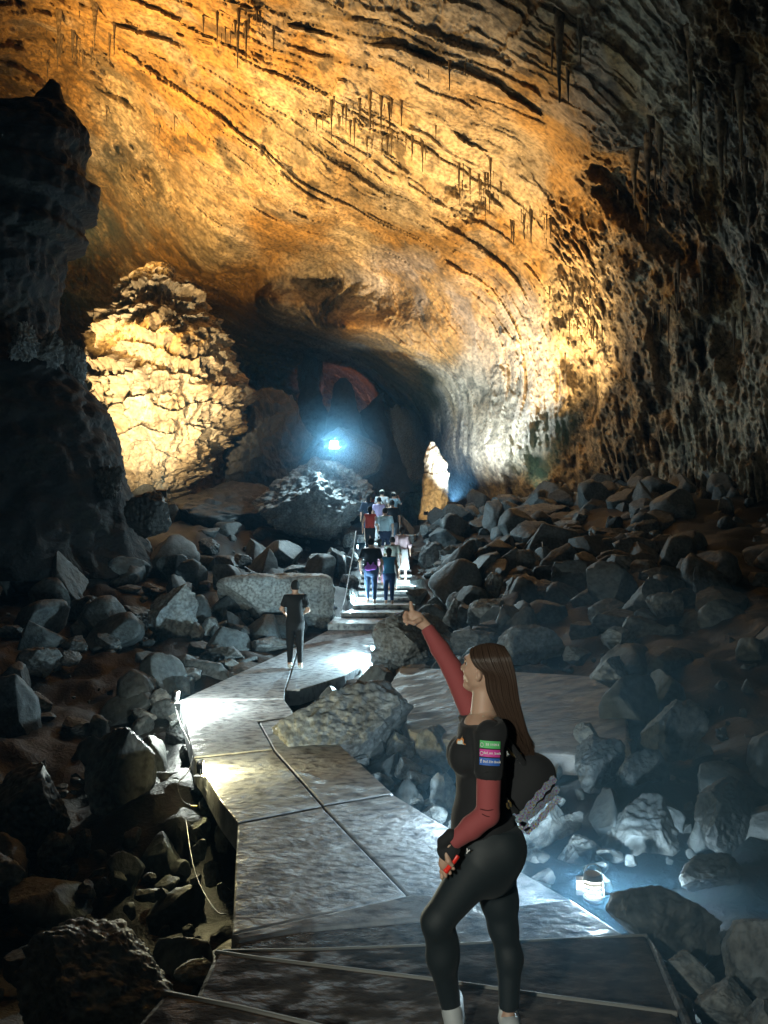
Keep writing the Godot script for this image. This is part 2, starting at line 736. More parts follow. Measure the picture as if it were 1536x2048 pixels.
func make_noises() -> void:
	noises.rock_big = noise(101, 1.0, 3)
	noises.rock_fine = noise(102, 3.2, 5)
	noises.rock_pit = noise(103, 2.6, 5, FastNoiseLite.TYPE_SIMPLEX_SMOOTH, FastNoiseLite.FRACTAL_FBM)
	noises.form_big = noise(111, 0.42, 3)
	noises.form_mid = noise(112, 1.25, 4)
	noises.drape = noise(113, 1.5, 4)
	noises.cave_big = noise(121, 0.10, 3)
	noises.cave_mid = noise(122, 0.42, 5)
	noises.cave_fine = noise(123, 1.5, 4)
	noises.cave_grit = noise(128, 5.0, 3)
	noises.cave_warp = noise(124, 0.09, 3)
	noises.cave_patch = noise(125, 0.16, 3)
	noises.cave_tint = noise(126, 0.12, 5)
	noises.cave_run = noise(127, 0.9, 5)
	noises.cave_crack = noise(131, 0.30, 4, FastNoiseLite.TYPE_SIMPLEX_SMOOTH, FastNoiseLite.FRACTAL_RIDGED)
	var cells := noise(129, 0.55, 1, FastNoiseLite.TYPE_CELLULAR)
	cells.cellular_return_type = FastNoiseLite.RETURN_DISTANCE2_SUB
	cells.cellular_jitter = 0.9
	noises.cave_cells = cells
	var pl := noise(151, 1.0, 1, FastNoiseLite.TYPE_CELLULAR)
	pl.cellular_return_type = FastNoiseLite.RETURN_CELL_VALUE
	pl.cellular_jitter = 0.8
	noises.cave_plates = pl
	noises.land_big = noise(141, 0.16, 3)
	noises.land_fine = noise(142, 0.9, 5)
	var lc := noise(143, 0.75, 1, FastNoiseLite.TYPE_CELLULAR)
	lc.cellular_return_type = FastNoiseLite.RETURN_DISTANCE
	lc.cellular_jitter = 1.0
	noises.land_cells = lc

func hash1(i: float) -> float:
	var s := sin(i * 127.1 + 11.7) * 43758.5453
	return (s - floorf(s)) * 2.0 - 1.0

func shell_points() -> Array:
	# where the vault stands: [x, y of the photograph, metres ahead]
	var seen := [
		[-60, 0, 28], [0, 0, 29], [250, 0, 28], [500, 0, 26], [768, 0, 24.5], [1000, 0, 23], [1200, 0, 21], [1400, 0, 18.5], [1560, 0, 16.5],
		[-60, 150, 36], [150, 150, 35], [400, 150, 31.5], [600, 150, 29], [768, 150, 27.5], [1000, 200, 27],
		[200, 300, 40], [400, 300, 35.5], [600, 300, 33], [768, 300, 31.5], [1000, 350, 31.5], [1200, 250, 25.5], [1400, 300, 22.5], [1560, 400, 19],
		[60, 420, 48], [250, 450, 44], [420, 450, 40], [600, 450, 38], [768, 450, 36.5], [900, 500, 36.5], [1000, 520, 36],
		[60, 600, 54], [200, 600, 52], [330, 560, 47], [420, 575, 45.5], [500, 600, 44.5], [640, 600, 43], [768, 600, 42], [570, 645, 45], [660, 685, 46], [500, 625, 46], [900, 620, 40.5], [980, 640, 39.5],
		[60, 780, 54], [250, 760, 56], [380, 650, 58], [450, 680, 62], [450, 760, 62], [530, 720, 64], [600, 740, 66], [660, 740, 62], [768, 725, 46.5], [860, 760, 45], [950, 780, 41.5], [1030, 760, 39],
		[1200, 500, 30], [1200, 750, 33.5], [1200, 970, 35.5], [1400, 600, 25.5], [1400, 900, 27.5], [1560, 800, 21], [1560, 1050, 21.5],
		[1060, 940, 38], [950, 950, 42.5], [880, 900, 47], [820, 850, 56], [760, 820, 61], [700, 790, 66], [640, 790, 66], [590, 820, 65], [520, 800, 64],
		[760, 960, 60], [600, 960, 60], [400, 950, 56], [150, 950, 50], [0, 950, 44]]
	var out := []
	for s in seen:
		out.append(at(s[0], s[1], s[2]))
	for v in [Vector3(12, 5, -14), Vector3(12.5, 10, -9), Vector3(12.5, 8, 0), Vector3(12, 4, 7), Vector3(0, 8, 11), Vector3(0, 20, 9), Vector3(-14, 8, 8), Vector3(-20, 9, -8), Vector3(-24, 10, -20), Vector3(-27, 12, -36),
			Vector3(0, 22.5, -12), Vector3(-10, 24, -14), Vector3(8, 19, -10), Vector3(0, 23, 0), Vector3(-10, 23, 0), Vector3(9, 17, -2),
			Vector3(12, -3, -14), Vector3(11, -3, -26), Vector3(9, -2, -40), Vector3(0, -3, -60), Vector3(-20, -3, -50), Vector3(-25, -3, -22), Vector3(-20, -3, -4), Vector3(0, -4, 11), Vector3(12, -3, 2)]:
		out.append(v)
	return out

func shell_base(az: float, el: float) -> float:
	var x := fposmod(az + 180.0, 360.0) / 360.0 * (shell_w - 1)
	var y := clampf((el + 60.0) / 150.0, 0.0, 1.0) * (shell_h - 1)
	var i := mini(int(x), shell_w - 2)
	var j := mini(int(y), shell_h - 2)
	var fx := x - i
	var fy := y - j
	var q := j * shell_w + i
	return lerpf(lerpf(shell_r[q], shell_r[q + 1], fx), lerpf(shell_r[q + shell_w], shell_r[q + shell_w + 1], fx), fy)

func roof(x: float, y: float) -> Vector3:               # where that line of sight meets the vault
	var r := ray(x, y).normalized()
	var t := 12.0
	while t < 70.0:
		var q := EYE + r * t - HUB
		var d := q.normalized()
		if q.length() > shell_base(rad_to_deg(atan2(d.x, -d.z)), rad_to_deg(asin(d.y))) - 0.35:
			break
		t += 0.2
	return EYE + r * t

func shell_dir(az: float, el: float) -> Vector3:
	var a := deg_to_rad(az)
	var e := deg_to_rad(el)
	return Vector3(sin(a) * cos(e), sin(e), -cos(a) * cos(e))

func shell_row(j: int) -> void:
	var big: FastNoiseLite = noises.cave_big
	var mid: FastNoiseLite = noises.cave_mid
	var fine: FastNoiseLite = noises.cave_fine
	var grit: FastNoiseLite = noises.cave_grit
	var warp: FastNoiseLite = noises.cave_warp
	var patch: FastNoiseLite = noises.cave_patch
	var tint: FastNoiseLite = noises.cave_tint
	var run: FastNoiseLite = noises.cave_run
	var cells: FastNoiseLite = noises.cave_cells
	var crack: FastNoiseLite = noises.cave_crack
	var plates: FastNoiseLite = noises.cave_plates
	var el := shell_el[j]
	var w := shell_az.size()
	var v := PackedVector3Array()
	var col := PackedColorArray()
	v.resize(w)
	col.resize(w)
	var cream := Color(0.66, 0.58, 0.44)
	var ochre := Color(0.46, 0.29, 0.10)
	var grey := Color(0.40, 0.39, 0.37)
	var soot_shade := Color(0.028, 0.024, 0.020)
	for i in w:
		var az := shell_az[i]
		var d := shell_dir(az, el)
		var p := HUB + d * shell_base(az, el)
		var n := -d
		var b := big.get_noise_3dv(p)
		var m := mid.get_noise_3dv(p)
		var f := fine.get_noise_3dv(p)
		var g := grit.get_noise_3dv(p)
		var wx := warp.get_noise_3dv(p)
		var pt := patch.get_noise_3dv(p + Vector3(31, 7, 3))
		# how much this spot is draped wall, bedded slab, or knobbly roof
		var wall := smoothstep(4.5, 9.0, p.x + wx * 5.0 + clampf((p.z + 30.0) * 0.12, -2.0, 2.0) + clampf((11.0 - p.y) * 0.25, -1.5, 1.8))
		var knob := maxf(smoothstep(-9.0, -14.0, p.x + wx * 6.0 - clampf((p.z + 34.0) * 0.3, -4.0, 5.0)), 0.0)
		var back := smoothstep(-49.0, -54.0, p.z)
		var bed := clampf(1.0 - wall - knob, 0.0, 1.0)
		var out := b * 1.1 + m * 0.38 * (1.0 - bed * 0.75) + f * (0.08 + 0.22 * (1.0 - bed)) + g * (0.03 + 0.035 * (1.0 - bed))
		# bedding planes, broken off in steps
		var tone := 1.0
		if bed > 0.01:
			var turn := smoothstep(-33.0, -27.0, p.z)
			var q := p - Vector3(0, 18, -32)
			var sl := q.x * lerpf(0.42, 0.08, turn) + q.y * 0.06 + q.z * 0.92 + wx * 0.8 + m * 0.14
			var al := q.x * lerpf(0.82, 0.99, turn) - q.y * 0.454 - q.z * lerpf(0.345, 0.02, turn) + wx * 1.5
			var pa := plates.get_noise_2d(al * 0.070 + f * 0.03, sl * 0.40 + f * 0.03)
			var pb := plates.get_noise_2d(al * 0.16 + 77.0 + f * 0.04, sl * 1.05 + 31.0 + f * 0.05)
			var pc := plates.get_noise_2d(al * 0.42 + 17.0 + f * 0.06, sl * 2.2 + 91.0 + f * 0.1)
			var s1 := sl / 2.1 + pt * 0.35
			var f1 := s1 - floorf(s1)
			var amt := smoothstep(-0.30, 0.20, pt)
			tone = 1.0 + bed * (pa * 0.16 + pb * 0.22 + pc * 0.10)
			var s3 := (sl + f * 0.12 + pt * 0.5) / 0.62
			var f3 := s3 - floorf(s3)
			var thin := (f3 * f3 - 0.33) * 0.14 * smoothstep(-0.12, 0.22, patch.get_noise_3dv(p * 1.1 + Vector3(9, 300, 40)))
			var step1 := thin + pa * 0.20 + (f1 - 0.5) * 0.16 * smoothstep(0.02, 0.26, patch.get_noise_3dv(p * 1.3 + Vector3(200, 9, 40)))
			var step2 := pb * 0.30 * amt + pc * 0.10
			var slit := exp(-f1 * f1 / 0.0006) * smoothstep(-0.05, 0.25, patch.get_noise_3dv(p * 1.9)) * 0.08
			# short joints across the beds
			var cr := crack.get_noise_3dv(p)
			var joint := smoothstep(0.62, 0.86, cr) * 0.22 * smoothstep(0.0, 0.3, patch.get_noise_3dv(p * 1.3 + Vector3(80, 0, 9)))
			var scar := smoothstep(0.22, 0.42, patch.get_noise_3dv(p * 1.5 + Vector3(0, 90, 0))) * (m * 0.5 + absf(f) * 0.45)
			out += bed * (step1 + step2 - slit - joint + scar)
		# curtains and flutes that run straight down
		var ww := clampf(wall + knob * 0.75, 0.0, 1.0)
		var fl := 0.0
		if ww > 0.01:
			fl = run.get_noise_3d(p.x * 1.25, p.y * 0.09, p.z * 1.25)
			var where := smoothstep(-0.18, 0.22, pt + m * 0.35)
			var hollow := smoothstep(0.05, 0.38, mid.get_noise_3d(p.x * 0.42 + 60.0, p.y * 0.34, p.z * 0.42))
			var ce := cells.get_noise_3dv(p + Vector3(f, m, f) * 0.5)
			out += ww * ((0.42 - absf(fl) * 1.6) * 1.05 * where + absf(run.get_noise_3d(p.x * 3.4, p.y * 0.22 + 9.0, p.z * 3.4)) * 0.32 - hollow * 1.9 + (ce + 0.6) * 0.25 * (1.0 - where) + m * 0.42 + absf(f) * 0.22)
		out += back * (m * 1.3 + f * 0.4)
		p += n * out
		# stone colour: pale flowstone, ochre stain, black mineral runs; fine hollows carry painted shade
		var t1 := tint.get_noise_3dv(p)
		var t2 := tint.get_noise_3d(p.x * 2.1 + 90.0, p.y * 1.2, p.z * 2.1)
		var c := cream.lerp(ochre, smoothstep(-0.22, 0.30, t1 + (p.y - 15.0) * 0.030))
		c = c.lerp(grey, smoothstep(0.05, 0.35, t2) * 0.6)
		var st := tint.get_noise_3d(p.x * 4.2, p.y * 1.0 + 44.0, p.z * 4.2)
		var dark := smoothstep(0.10, 0.30, st + ww * 0.06 - 0.05) * (0.25 + 0.55 * ww)
		var vein := run.get_noise_3d(p.x * 2.6, p.y * 0.30 + 20.0, p.z * 2.6)
		dark = maxf(dark, smoothstep(0.05, 0.30, vein) * 0.75 * ww)
		dark = maxf(dark, smoothstep(0.16, 0.36, st) * 0.75 * bed * smoothstep(-0.15, 0.2, pt))
		dark = maxf(dark, smoothstep(0.20, 0.42, tint.get_noise_3dv(p * 2.2 + Vector3(7, 70, 7))) * 0.8 * maxf(knob, 0.35))
		dark = maxf(dark, smoothstep(-0.12, -0.40, f + st * 0.4) * 0.5)  # darkens hollows of the fine relief: shade put into the colour
		c = c.lerp(soot_shade, clampf(dark, 0.0, 0.92))
		v[i] = p
		col[i] = Color(c.r * 0.66 * tone, c.g * 0.62 * tone, c.b * 0.58 * tone)
	shell_rows[j] = [v, col]

func build_shell() -> void:
	var dirs := PackedVector3Array()
	var vals := PackedFloat64Array()
	for p in shell_points():
		dirs.append((p - HUB).normalized())
		vals.append((p - HUB).length())
	var fit := Rbf.new(dirs, vals, 0.05, 0.0)
	var cw := 181
	var ch := 76
	var im := Image.create_empty(cw, ch, false, Image.FORMAT_RF)
	for j in ch:
		for i in cw:
			im.set_pixel(i, j, Color(clampf(fit.at(shell_dir(i * 2.0 - 180.0, -60.0 + j * 2.0)), 6.0, 75.0), 0, 0))
	shell_w = 1440
	shell_h = 600
	im.resize(shell_w, shell_h, Image.INTERPOLATE_CUBIC)
	shell_r = im.get_data().to_float32_array()
	var a := -44.0
	while a < 54.0:
		shell_az.append(a)
		a += SHELL_STEP
	while a < 316.0:
		shell_az.append(a)
		a += 3.0
	shell_az.append(316.0)
	var e := -34.0
	while e < -9.0:
		shell_el.append(e)
		e += 2.5
	while e < 54.0:
		shell_el.append(e)
		e += SHELL_STEP
	while e < 90.0:
		shell_el.append(e)
		e += 2.0
	shell_el.append(90.0)
	shell_rows.resize(shell_el.size())
	var task := WorkerThreadPool.add_group_task(shell_row, shell_el.size(), 4)
	WorkerThreadPool.wait_for_group_task_completion(task)
	var w := shell_az.size()
	var h := shell_el.size()
	# normals
	var norm := []
	for j in h:
		var nr := PackedVector3Array()
		nr.resize(w)
		var v0: PackedVector3Array = shell_rows[maxi(j - 1, 0)][0]
		var v1: PackedVector3Array = shell_rows[mini(j + 1, h - 1)][0]
		var vc: PackedVector3Array = shell_rows[j][0]
		for i in w:
			var l := vc[i - 1] if i > 0 else vc[w - 2]
			var r := vc[i + 1] if i < w - 1 else vc[1]
			var nn := (r - l).cross(v1[i] - v0[i])
			nr[i] = nn.normalized() if nn.length_squared() > 1e-14 else Vector3.DOWN
		norm.append(nr)
	# the roof, the right-hand wall and the rest, each its own piece of the setting
	var names := ["cave_ceiling", "right_cave_wall", "left_cave_wall"]
	var labels := ["vaulted cave roof of bedded ochre limestone sloping down to the far passage", "tall fluted cave wall with dark mineral curtains right of the stairs", "shadowed cave wall behind the left stalagmites and the far passage"]
	for which in 3:
		var vv := PackedVector3Array()
		var nn := PackedVector3Array()
		var cc := PackedColorArray()
		var idx := PackedInt32Array()
		var at_ := {}
		for j in h - 1:
			var row0 := j * w
			for i in w - 1:
				var az := shell_az[i]
				var el := shell_el[j]
				var side := 0
				if az > 9.0 and az < 180.0 and el < 16.0 + (az - 9.0) * 0.75:
					side = 1
				elif el < 15.0 - clampf(az + 10.0, -60.0, 30.0) * 0.25:
					side = 2
				if side != which:
					continue
				var q := [row0 + i, row0 + i + 1, row0 + w + i, row0 + w + i + 1]
				var k := []
				for x in q:
					if not at_.has(x):
						at_[x] = vv.size()
						vv.append(shell_rows[x / w][0][x % w])
						nn.append(norm[x / w][x % w])
						cc.append(shell_rows[x / w][1][x % w])
					k.append(at_[x])
				idx.append_array([k[0], k[2], k[1], k[1], k[2], k[3]])
		var f := (vv[idx[2]] - vv[idx[0]]).cross(vv[idx[1]] - vv[idx[0]])
		if f.dot(HUB - vv[idx[0]]) < 0.0:
			for q in range(0, idx.size(), 3):
				var x := idx[q + 1]
				idx[q + 1] = idx[q + 2]
				idx[q + 2] = x
		var o := part(names[which], array_mesh(vv, nn, idx, cc), mats.cave_rock)
		struct(o)
		o.set_meta("label", labels[which])
	shell_rows.clear()

# ---------------------------------------------------------------- the rubble slope
var path_ring := PackedVector2Array()

func make_land() -> void:
	var pts := PackedVector3Array()
	var h := PackedFloat64Array()
	for r in [[-1.6, -0.55, -4.2], [-3.2, -0.9, -6.0], [-2.4, -0.75, -5.0], [-2.0, -0.4, -2.5], [-4.5, -0.5, -3.0], [-7, -0.3, -6], [-5, -0.7, -9], [-4.2, -0.5, -13], [-7, -0.1, -13], [-2.4, -0.25, -15], [-4, 0.0, -17.5], [-9, 0.5, -17], [-12, 1.6, -22], [-6, 1.2, -22], [-3, 1.0, -24],
			[-8, 3.0, -29], [-14, 3.6, -30], [-20, 4.0, -30], [-4, 2.6, -30], [-22, 3.5, -15], [-15, 1.0, -10], [-15, 0.5, 0], [-8, 0, 4], [-18, 4, -45], [-8, 4.2, -40], [-2, 2.5, -34], [0.5, 2.5, -36], [2, 2.5, -45], [0, 3.5, -56], [-6, 5, -55],
			[0.2, -0.3, -6], [-0.8, -0.3, -9.5], [-1.4, -0.3, -13], [-0.5, -0.1, -17], [-0.2, 0.2, -20], [0, 1.3, -25.5], [0.1, 2.4, -29],
			[1.0, -0.25, -8.5], [0.3, -0.2, -11], [1.6, -0.1, -6.6], [2.6, 0.2, -5.2], [2.0, 0.2, -8.0], [3.4, 0.35, -8], [1.6, 0.1, -12], [3.2, 0.5, -12], [2.2, 0.6, -16], [1.8, 0.9, -20], [4.5, 1.1, -16], [6, 1.6, -18], [3, 2.0, -24], [6, 2.4, -24], [2.4, 2.7, -29], [6.5, 3.9, -32], [4, 3.6, -34], [9, 3.6, -25], [7.6, 4.4, -37], [3, 3.4, -40],
			[5.2, 0.9, -9], [8, 1.6, -12], [4, 0.45, -5], [5, 0.9, -4], [7, 1.5, -7], [10, 2.0, -16], [11, 2.5, -10], [3.0, 0.2, -2.6], [6, 1, 2], [0, 0.3, -1], [0, 0.9, 2], [0, 1, 6], [12, 2.5, 4], [12, 3.5, -22]]:
		pts.append(Vector3(r[0], 0, r[2]))
		h.append(r[1])
	terrain = Rbf.new(pts, h, 1.0, 0.02)

func ground_height(x: float, z: float) -> float:
	return terrain.at(Vector3(x, 0, z))

func build_land() -> void:
	var xs := PackedFloat32Array()
	var zs := PackedFloat32Array()
	var x := -29.0
	while x < 15.5:
		xs.append(x)
		x += 0.11 if absf(x + 1.0) < 8.0 else 0.2
	var z := 9.0
	while z > -67.0:
		zs.append(z)
		z -= 0.3 if z > -1.5 else clampf(0.05 + (-z - 1.5) * 0.008, 0.05, 0.3)
	var w := xs.size()
	var big: FastNoiseLite = noises.land_big
	var fine: FastNoiseLite = noises.land_fine
	var cells: FastNoiseLite = noises.land_cells
	var tint: FastNoiseLite = noises.cave_tint
	# the smooth slope first, on a coarse grid
	var im := Image.create_empty(60, 90, false, Image.FORMAT_RF)
	for j in 90:
		for i in 60:
			im.set_pixel(i, j, Color(ground_height(-30.0 + i * 46.0 / 59.0, 10.0 - j * 78.0 / 89.0), 0, 0))
	im.resize(720, 1080, Image.INTERPOLATE_CUBIC)
	var base := im.get_data().to_float32_array()
	var v := PackedVector3Array()
	var col := PackedColorArray()
	var idx := PackedInt32Array()
	for zz in zs:
		var jj := clampi(int((10.0 - zz) / 78.0 * 1079.0 + 0.5), 0, 1079)
		for xx in xs:
			var ii := clampi(int((xx + 30.0) / 46.0 * 719.0 + 0.5), 0, 719)
			var h := base[jj * 720 + ii]
			var p := Vector3(xx, h, zz)
			var b := big.get_noise_3dv(p)
			var f := fine.get_noise_3dv(p)
			var c := cells.get_noise_2d(xx + f * 0.4, zz + b * 0.5)
			var c2 := cells.get_noise_2d(xx * 2.7 + b * 0.8 + 40.0, zz * 2.7 + f * 0.5)
			h += b * 0.40 + f * 0.22 + (0.35 - (c + 1.0) * 0.5) * 0.3 + (0.4 - (c2 + 1.0) * 0.5) * 0.15 - 0.12
			if Geometry2D.is_point_in_polygon(Vector2(xx, zz), path_ring):
				h = minf(h, path_level(xx, zz) - 0.28)
			v.append(Vector3(xx, h, zz))
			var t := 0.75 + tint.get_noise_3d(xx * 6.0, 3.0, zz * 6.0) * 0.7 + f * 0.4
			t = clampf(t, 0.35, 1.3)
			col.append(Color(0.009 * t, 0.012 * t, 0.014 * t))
	for j in zs.size() - 1:
		for i in w - 1:
			var a := j * w + i
			idx.append_array([a, a + w, a + 1, a + 1, a + w, a + w + 1])
	var n := face_normals(v, idx)
	if n[w * 20 + 20].y < 0.0:
		for q in range(0, idx.size(), 3):
			var t := idx[q + 1]
			idx[q + 1] = idx[q + 2]
			idx[q + 2] = t
		n = face_normals(v, idx)
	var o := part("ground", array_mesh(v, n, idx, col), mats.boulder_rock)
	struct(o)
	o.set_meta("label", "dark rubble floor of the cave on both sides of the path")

func path_level(_x: float, z: float) -> float:
	if z > -15.0:
		return 0.0
	if z > -22.0:
		return (-15.0 - z) / 7.0 * 0.65
	return 0.65 + clampf((-z - 22.0) / 6.3, 0.0, 1.0) * 1.96
# ---------------------------------------------------------------- flowstone bodies
func profile(d: float, list: Array, deep: float) -> Array:
	var b := at((list[0][1] + list[0][2]) * 0.5, list[0][0], d)
	var rows := []
	for r in list:
		var l := at(r[1], r[0], d)
		var q := at(r[2], r[0], d)
		rows.append([l.y - b.y, (l.x + q.x) * 0.5 - b.x, (q.x - l.x) * 0.5, (q.x - l.x) * 0.5 * deep])
	return [b, rows]

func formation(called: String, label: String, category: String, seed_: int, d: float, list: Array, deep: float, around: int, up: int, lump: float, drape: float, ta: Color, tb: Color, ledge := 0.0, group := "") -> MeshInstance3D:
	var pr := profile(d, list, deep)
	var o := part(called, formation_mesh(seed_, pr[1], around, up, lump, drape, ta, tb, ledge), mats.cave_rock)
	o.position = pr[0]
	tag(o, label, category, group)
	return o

func build_formations() -> void:
	var pale := Color(0.46, 0.40, 0.30)
	var tan_ := Color(0.30, 0.22, 0.12)
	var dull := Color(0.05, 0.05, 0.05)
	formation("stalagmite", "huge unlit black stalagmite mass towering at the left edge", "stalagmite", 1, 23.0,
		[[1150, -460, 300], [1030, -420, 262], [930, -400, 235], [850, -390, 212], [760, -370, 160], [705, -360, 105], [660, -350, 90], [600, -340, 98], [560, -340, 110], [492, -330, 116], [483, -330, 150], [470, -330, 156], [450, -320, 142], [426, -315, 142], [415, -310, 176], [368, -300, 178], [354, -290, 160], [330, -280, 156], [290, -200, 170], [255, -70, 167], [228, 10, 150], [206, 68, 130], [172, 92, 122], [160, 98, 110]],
		0.7, 200, 260, 0.22, 0.15, Color(0.014, 0.013, 0.012), Color(0.010, 0.010, 0.010))  # near-black tones: the lack of light is put into the colour
	formation("stalagmite", "bulky floodlit cream stalagmite with knobbly tiers left of the passage", "stalagmite", 2, 33.0,
		[[1030, 228, 300], [970, 222, 365], [930, 214, 402], [880, 205, 438], [830, 192, 466], [795, 190, 484], [750, 192, 470], [720, 196, 456], [682, 192, 438], [650, 208, 422], [632, 238, 398], [616, 242, 390], [590, 245, 383], [562, 262, 370], [542, 278, 350], [530, 296, 334]],
		0.85, 420, 420, 0.55, 0.50, pale, tan_, 0.34)
	formation("stalagmite", "small bright lit column of lumpy flowstone beside the fluted wall", "stalagmite", 3, 37.5,
		[[1040, 842, 885], [1000, 848, 898], [960, 850, 898], [925, 853, 892], [903, 853, 878], [884, 860, 870]], 0.8, 130, 190, 0.46, 0.20, pale, tan_, 0.2)
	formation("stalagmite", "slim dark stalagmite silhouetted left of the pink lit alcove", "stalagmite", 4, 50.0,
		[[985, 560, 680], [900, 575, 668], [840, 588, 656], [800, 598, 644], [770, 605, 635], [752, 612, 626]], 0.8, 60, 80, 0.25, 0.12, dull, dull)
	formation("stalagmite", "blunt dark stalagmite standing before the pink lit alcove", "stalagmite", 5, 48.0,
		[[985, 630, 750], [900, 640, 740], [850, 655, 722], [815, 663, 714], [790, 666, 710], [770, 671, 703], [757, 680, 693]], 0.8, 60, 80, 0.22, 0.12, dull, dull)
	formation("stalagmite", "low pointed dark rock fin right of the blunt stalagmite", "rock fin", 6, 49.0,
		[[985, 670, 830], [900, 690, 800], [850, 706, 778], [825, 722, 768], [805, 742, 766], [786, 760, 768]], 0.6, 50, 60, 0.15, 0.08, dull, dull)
	var lumps := [[20, 76, 645, 716, 21.0, "small cream crag lit at the foot of the black stalagmite mass, topmost of three"], [54, 126, 668, 745, 21.8, "round cream knob lit in front of the black stalagmite mass"], [122, 170, 688, 768, 22.6, "narrow cream knob lit left of the bulky stalagmite"], [172, 240, 925, 1015, 21.8, "ragged lit flowstone stub low at the black mass, nearest the bulky stalagmite"]]
	for r in lumps:
		var m := boulder(r[0], r[1], r[2], r[3], r[5], 2.4, 7, 0.5, 0.42 if r[2] < 900 else 0.2, 5, r[4], "", "flowstone_stub", 0.7)
		m.set_surface_override_material(0, mats.cave_rock)
	rock_count += 2
	formation("stalagmite", "tiny white rounded stalagmite on the rubble below the right wall", "stalagmite", 13, 30.0,
		[[992, 1122, 1140], [980, 1123, 1139], [972, 1125, 1136], [967, 1128, 1133]], 0.9, 30, 30, 0.02, 0.02, Color(0.7, 0.68, 0.62), Color(0.6, 0.57, 0.5))
	# the larger stalactites of the roof, one by one
	var list := [[1118, 40, 250, 24.0, 15], [1104, 70, 170, 24.2, 9], [1136, 110, 235, 24.0, 8], [1160, 60, 150, 23.5, 8], [118, 30, 150, 29.5, 9], [146, 60, 140, 30.0, 7], [190, 20, 120, 29.5, 10], [740, 205, 285, 29.0, 6], [762, 215, 270, 29.2, 5],
		[1268, 330, 440, 24.5, 12], [1296, 300, 470, 24.2, 10], [1320, 250, 400, 23.6, 13], [1400, 150, 330, 21.5, 14], [1440, 200, 420, 20.8, 16], [1480, 170, 380, 20.0, 13], [1380, 90, 260, 21.4, 12], [940, 340, 400, 30.5, 5], [958, 350, 412, 30.5, 5], [976, 352, 405, 30.4, 4], [918, 330, 385, 30.6, 4], [1062, 430, 500, 30.0, 6], [1048, 440, 488, 30.0, 5]]
	var rng := RandomNumberGenerator.new()
	rng.seed = 8
	var names := ["longest dark stalactite under the roof slab above the right wall", "short stalactite just left of the longest slab stalactite", "broken dark stalactite just right of the longest slab stalactite", "stub of a stalactite farthest right of the slab group", "thick brown stalactite above the black stalagmite mass", "middle brown stalactite of the cluster above the black mass", "thin brown stalactite, right end of the cluster above the black mass", "thin spike hanging from the smooth roof slabs' lower edge", "finer spike right beside the thin slab edge spike", "short curtain blade low on the tall right wall", "long narrow curtain blade low on the tall right wall, in the middle", "broad curtain blade highest of the three on the inner right wall", "dark blade in the curtains near the right edge, topmost", "longest blade in the curtains near the right edge", "outermost blade of the curtains by the right edge", "slim blade at the upper end of the right edge curtains", "little stalactite in the pale roof cluster, second from its left end", "longest little stalactite of the pale roof cluster", "little stalactite at the right end of the pale roof cluster", "shortest little stalactite, left end of the pale roof cluster", "small stalactite on the lit flank below the pale cluster", "stubby stalactite beside the small one on the lit flank"]
	var n_ := 0
	for s in list:
		var top := roof(s[0], s[1]) + Vector3.UP * 0.5
		var dist := -(top - EYE).rotated(Vector3.RIGHT, -PITCH).z
		var r: float = s[4] / FOCAL * dist * 0.8
		var h: float = (s[2] - s[1]) / FOCAL * dist * 0.8 + 0.5
		var tip := top - Vector3.UP * h
		var rows := []
		for k in 9:
			var t := k / 8.0
			rows.append([h * t, rng.randf_range(-0.12, 0.12) * r, r * (0.10 + 0.9 * pow(t, 1.4)), r * (0.10 + 0.9 * pow(t, 1.4))])
		var o := part("stalactite", formation_mesh(60 + rng.randi() % 500, rows, 14, 40, 0.35, 0.25, Color(0.30, 0.22, 0.12), Color(0.10, 0.08, 0.06)), mats.cave_rock)
		o.position = tip
		tag(o, names[n_], "stalactite", "roof stalactites")
		n_ += 1
	# fringes too fine to count
	var fr := MultiMesh.new()
	fr.transform_format = MultiMesh.TRANSFORM_3D
	var cone := []
	for k in 6:
		var t := k / 5.0
		cone.append([-1.0 + t, 0.0, 0.02 + 0.09 * t * t, 0.02 + 0.09 * t * t])
	fr.mesh = formation_mesh(44, cone, 7, 7, 0.10, 0.10, Color(0.26, 0.20, 0.12), Color(0.09, 0.065, 0.04))
	var spots := []
	for c in [[135, 90, 70, 60, 30.5, 70], [940, 370, 60, 50, 31.2, 90], [700, 230, 120, 26, 30.2, 70], [1060, 450, 60, 70, 31.0, 60], [500, 60, 90, 40, 27.5, 50], [860, 120, 130, 14, 26.4, 50], [1300, 360, 110, 120, 25.4, 40], [1450, 260, 80, 130, 22.0, 40], [330, 250, 90, 50, 36.5, 40], [800, 285, 110, 24, 31.0, 60], [1180, 640, 80, 90, 33.0, 80], [1380, 620, 90, 100, 26.5, 80], [180, 560, 70, 70, 51.0, 70]]:
		for k in int(c[5] * 0.6):
			var p := roof(c[0] + rng.randfn(0, 0.5) * c[2], c[1] + rng.randfn(0, 0.5) * c[3])
			var sc := 0.14 + 0.8 * pow(rng.randf(), 2.2)
			spots.append(Transform3D(Basis.from_scale(Vector3(sc * 0.9, sc * rng.randf_range(0.7, 1.9), sc * 0.9)), p + Vector3.UP * 0.3))
	fr.instance_count = spots.size()
	for k in spots.size():
		fr.set_instance_transform(k, spots[k])
	var mm := MultiMeshInstance3D.new()
	mm.name = "stalactite_fringe"
	mm.multimesh = fr
	mm.material_override = mats.cave_rock
	mm.set_meta("kind", "stuff")
	mm.set_meta("label", "fringes of fine stalactites along the roof ledges")
	mm.set_meta("category", "stalactites")
	add_child(mm, true)

# ---------------------------------------------------------------- boulders
var rock_count := 0
var landmarks := []
var slab_ring := PackedVector2Array()
var said := {}

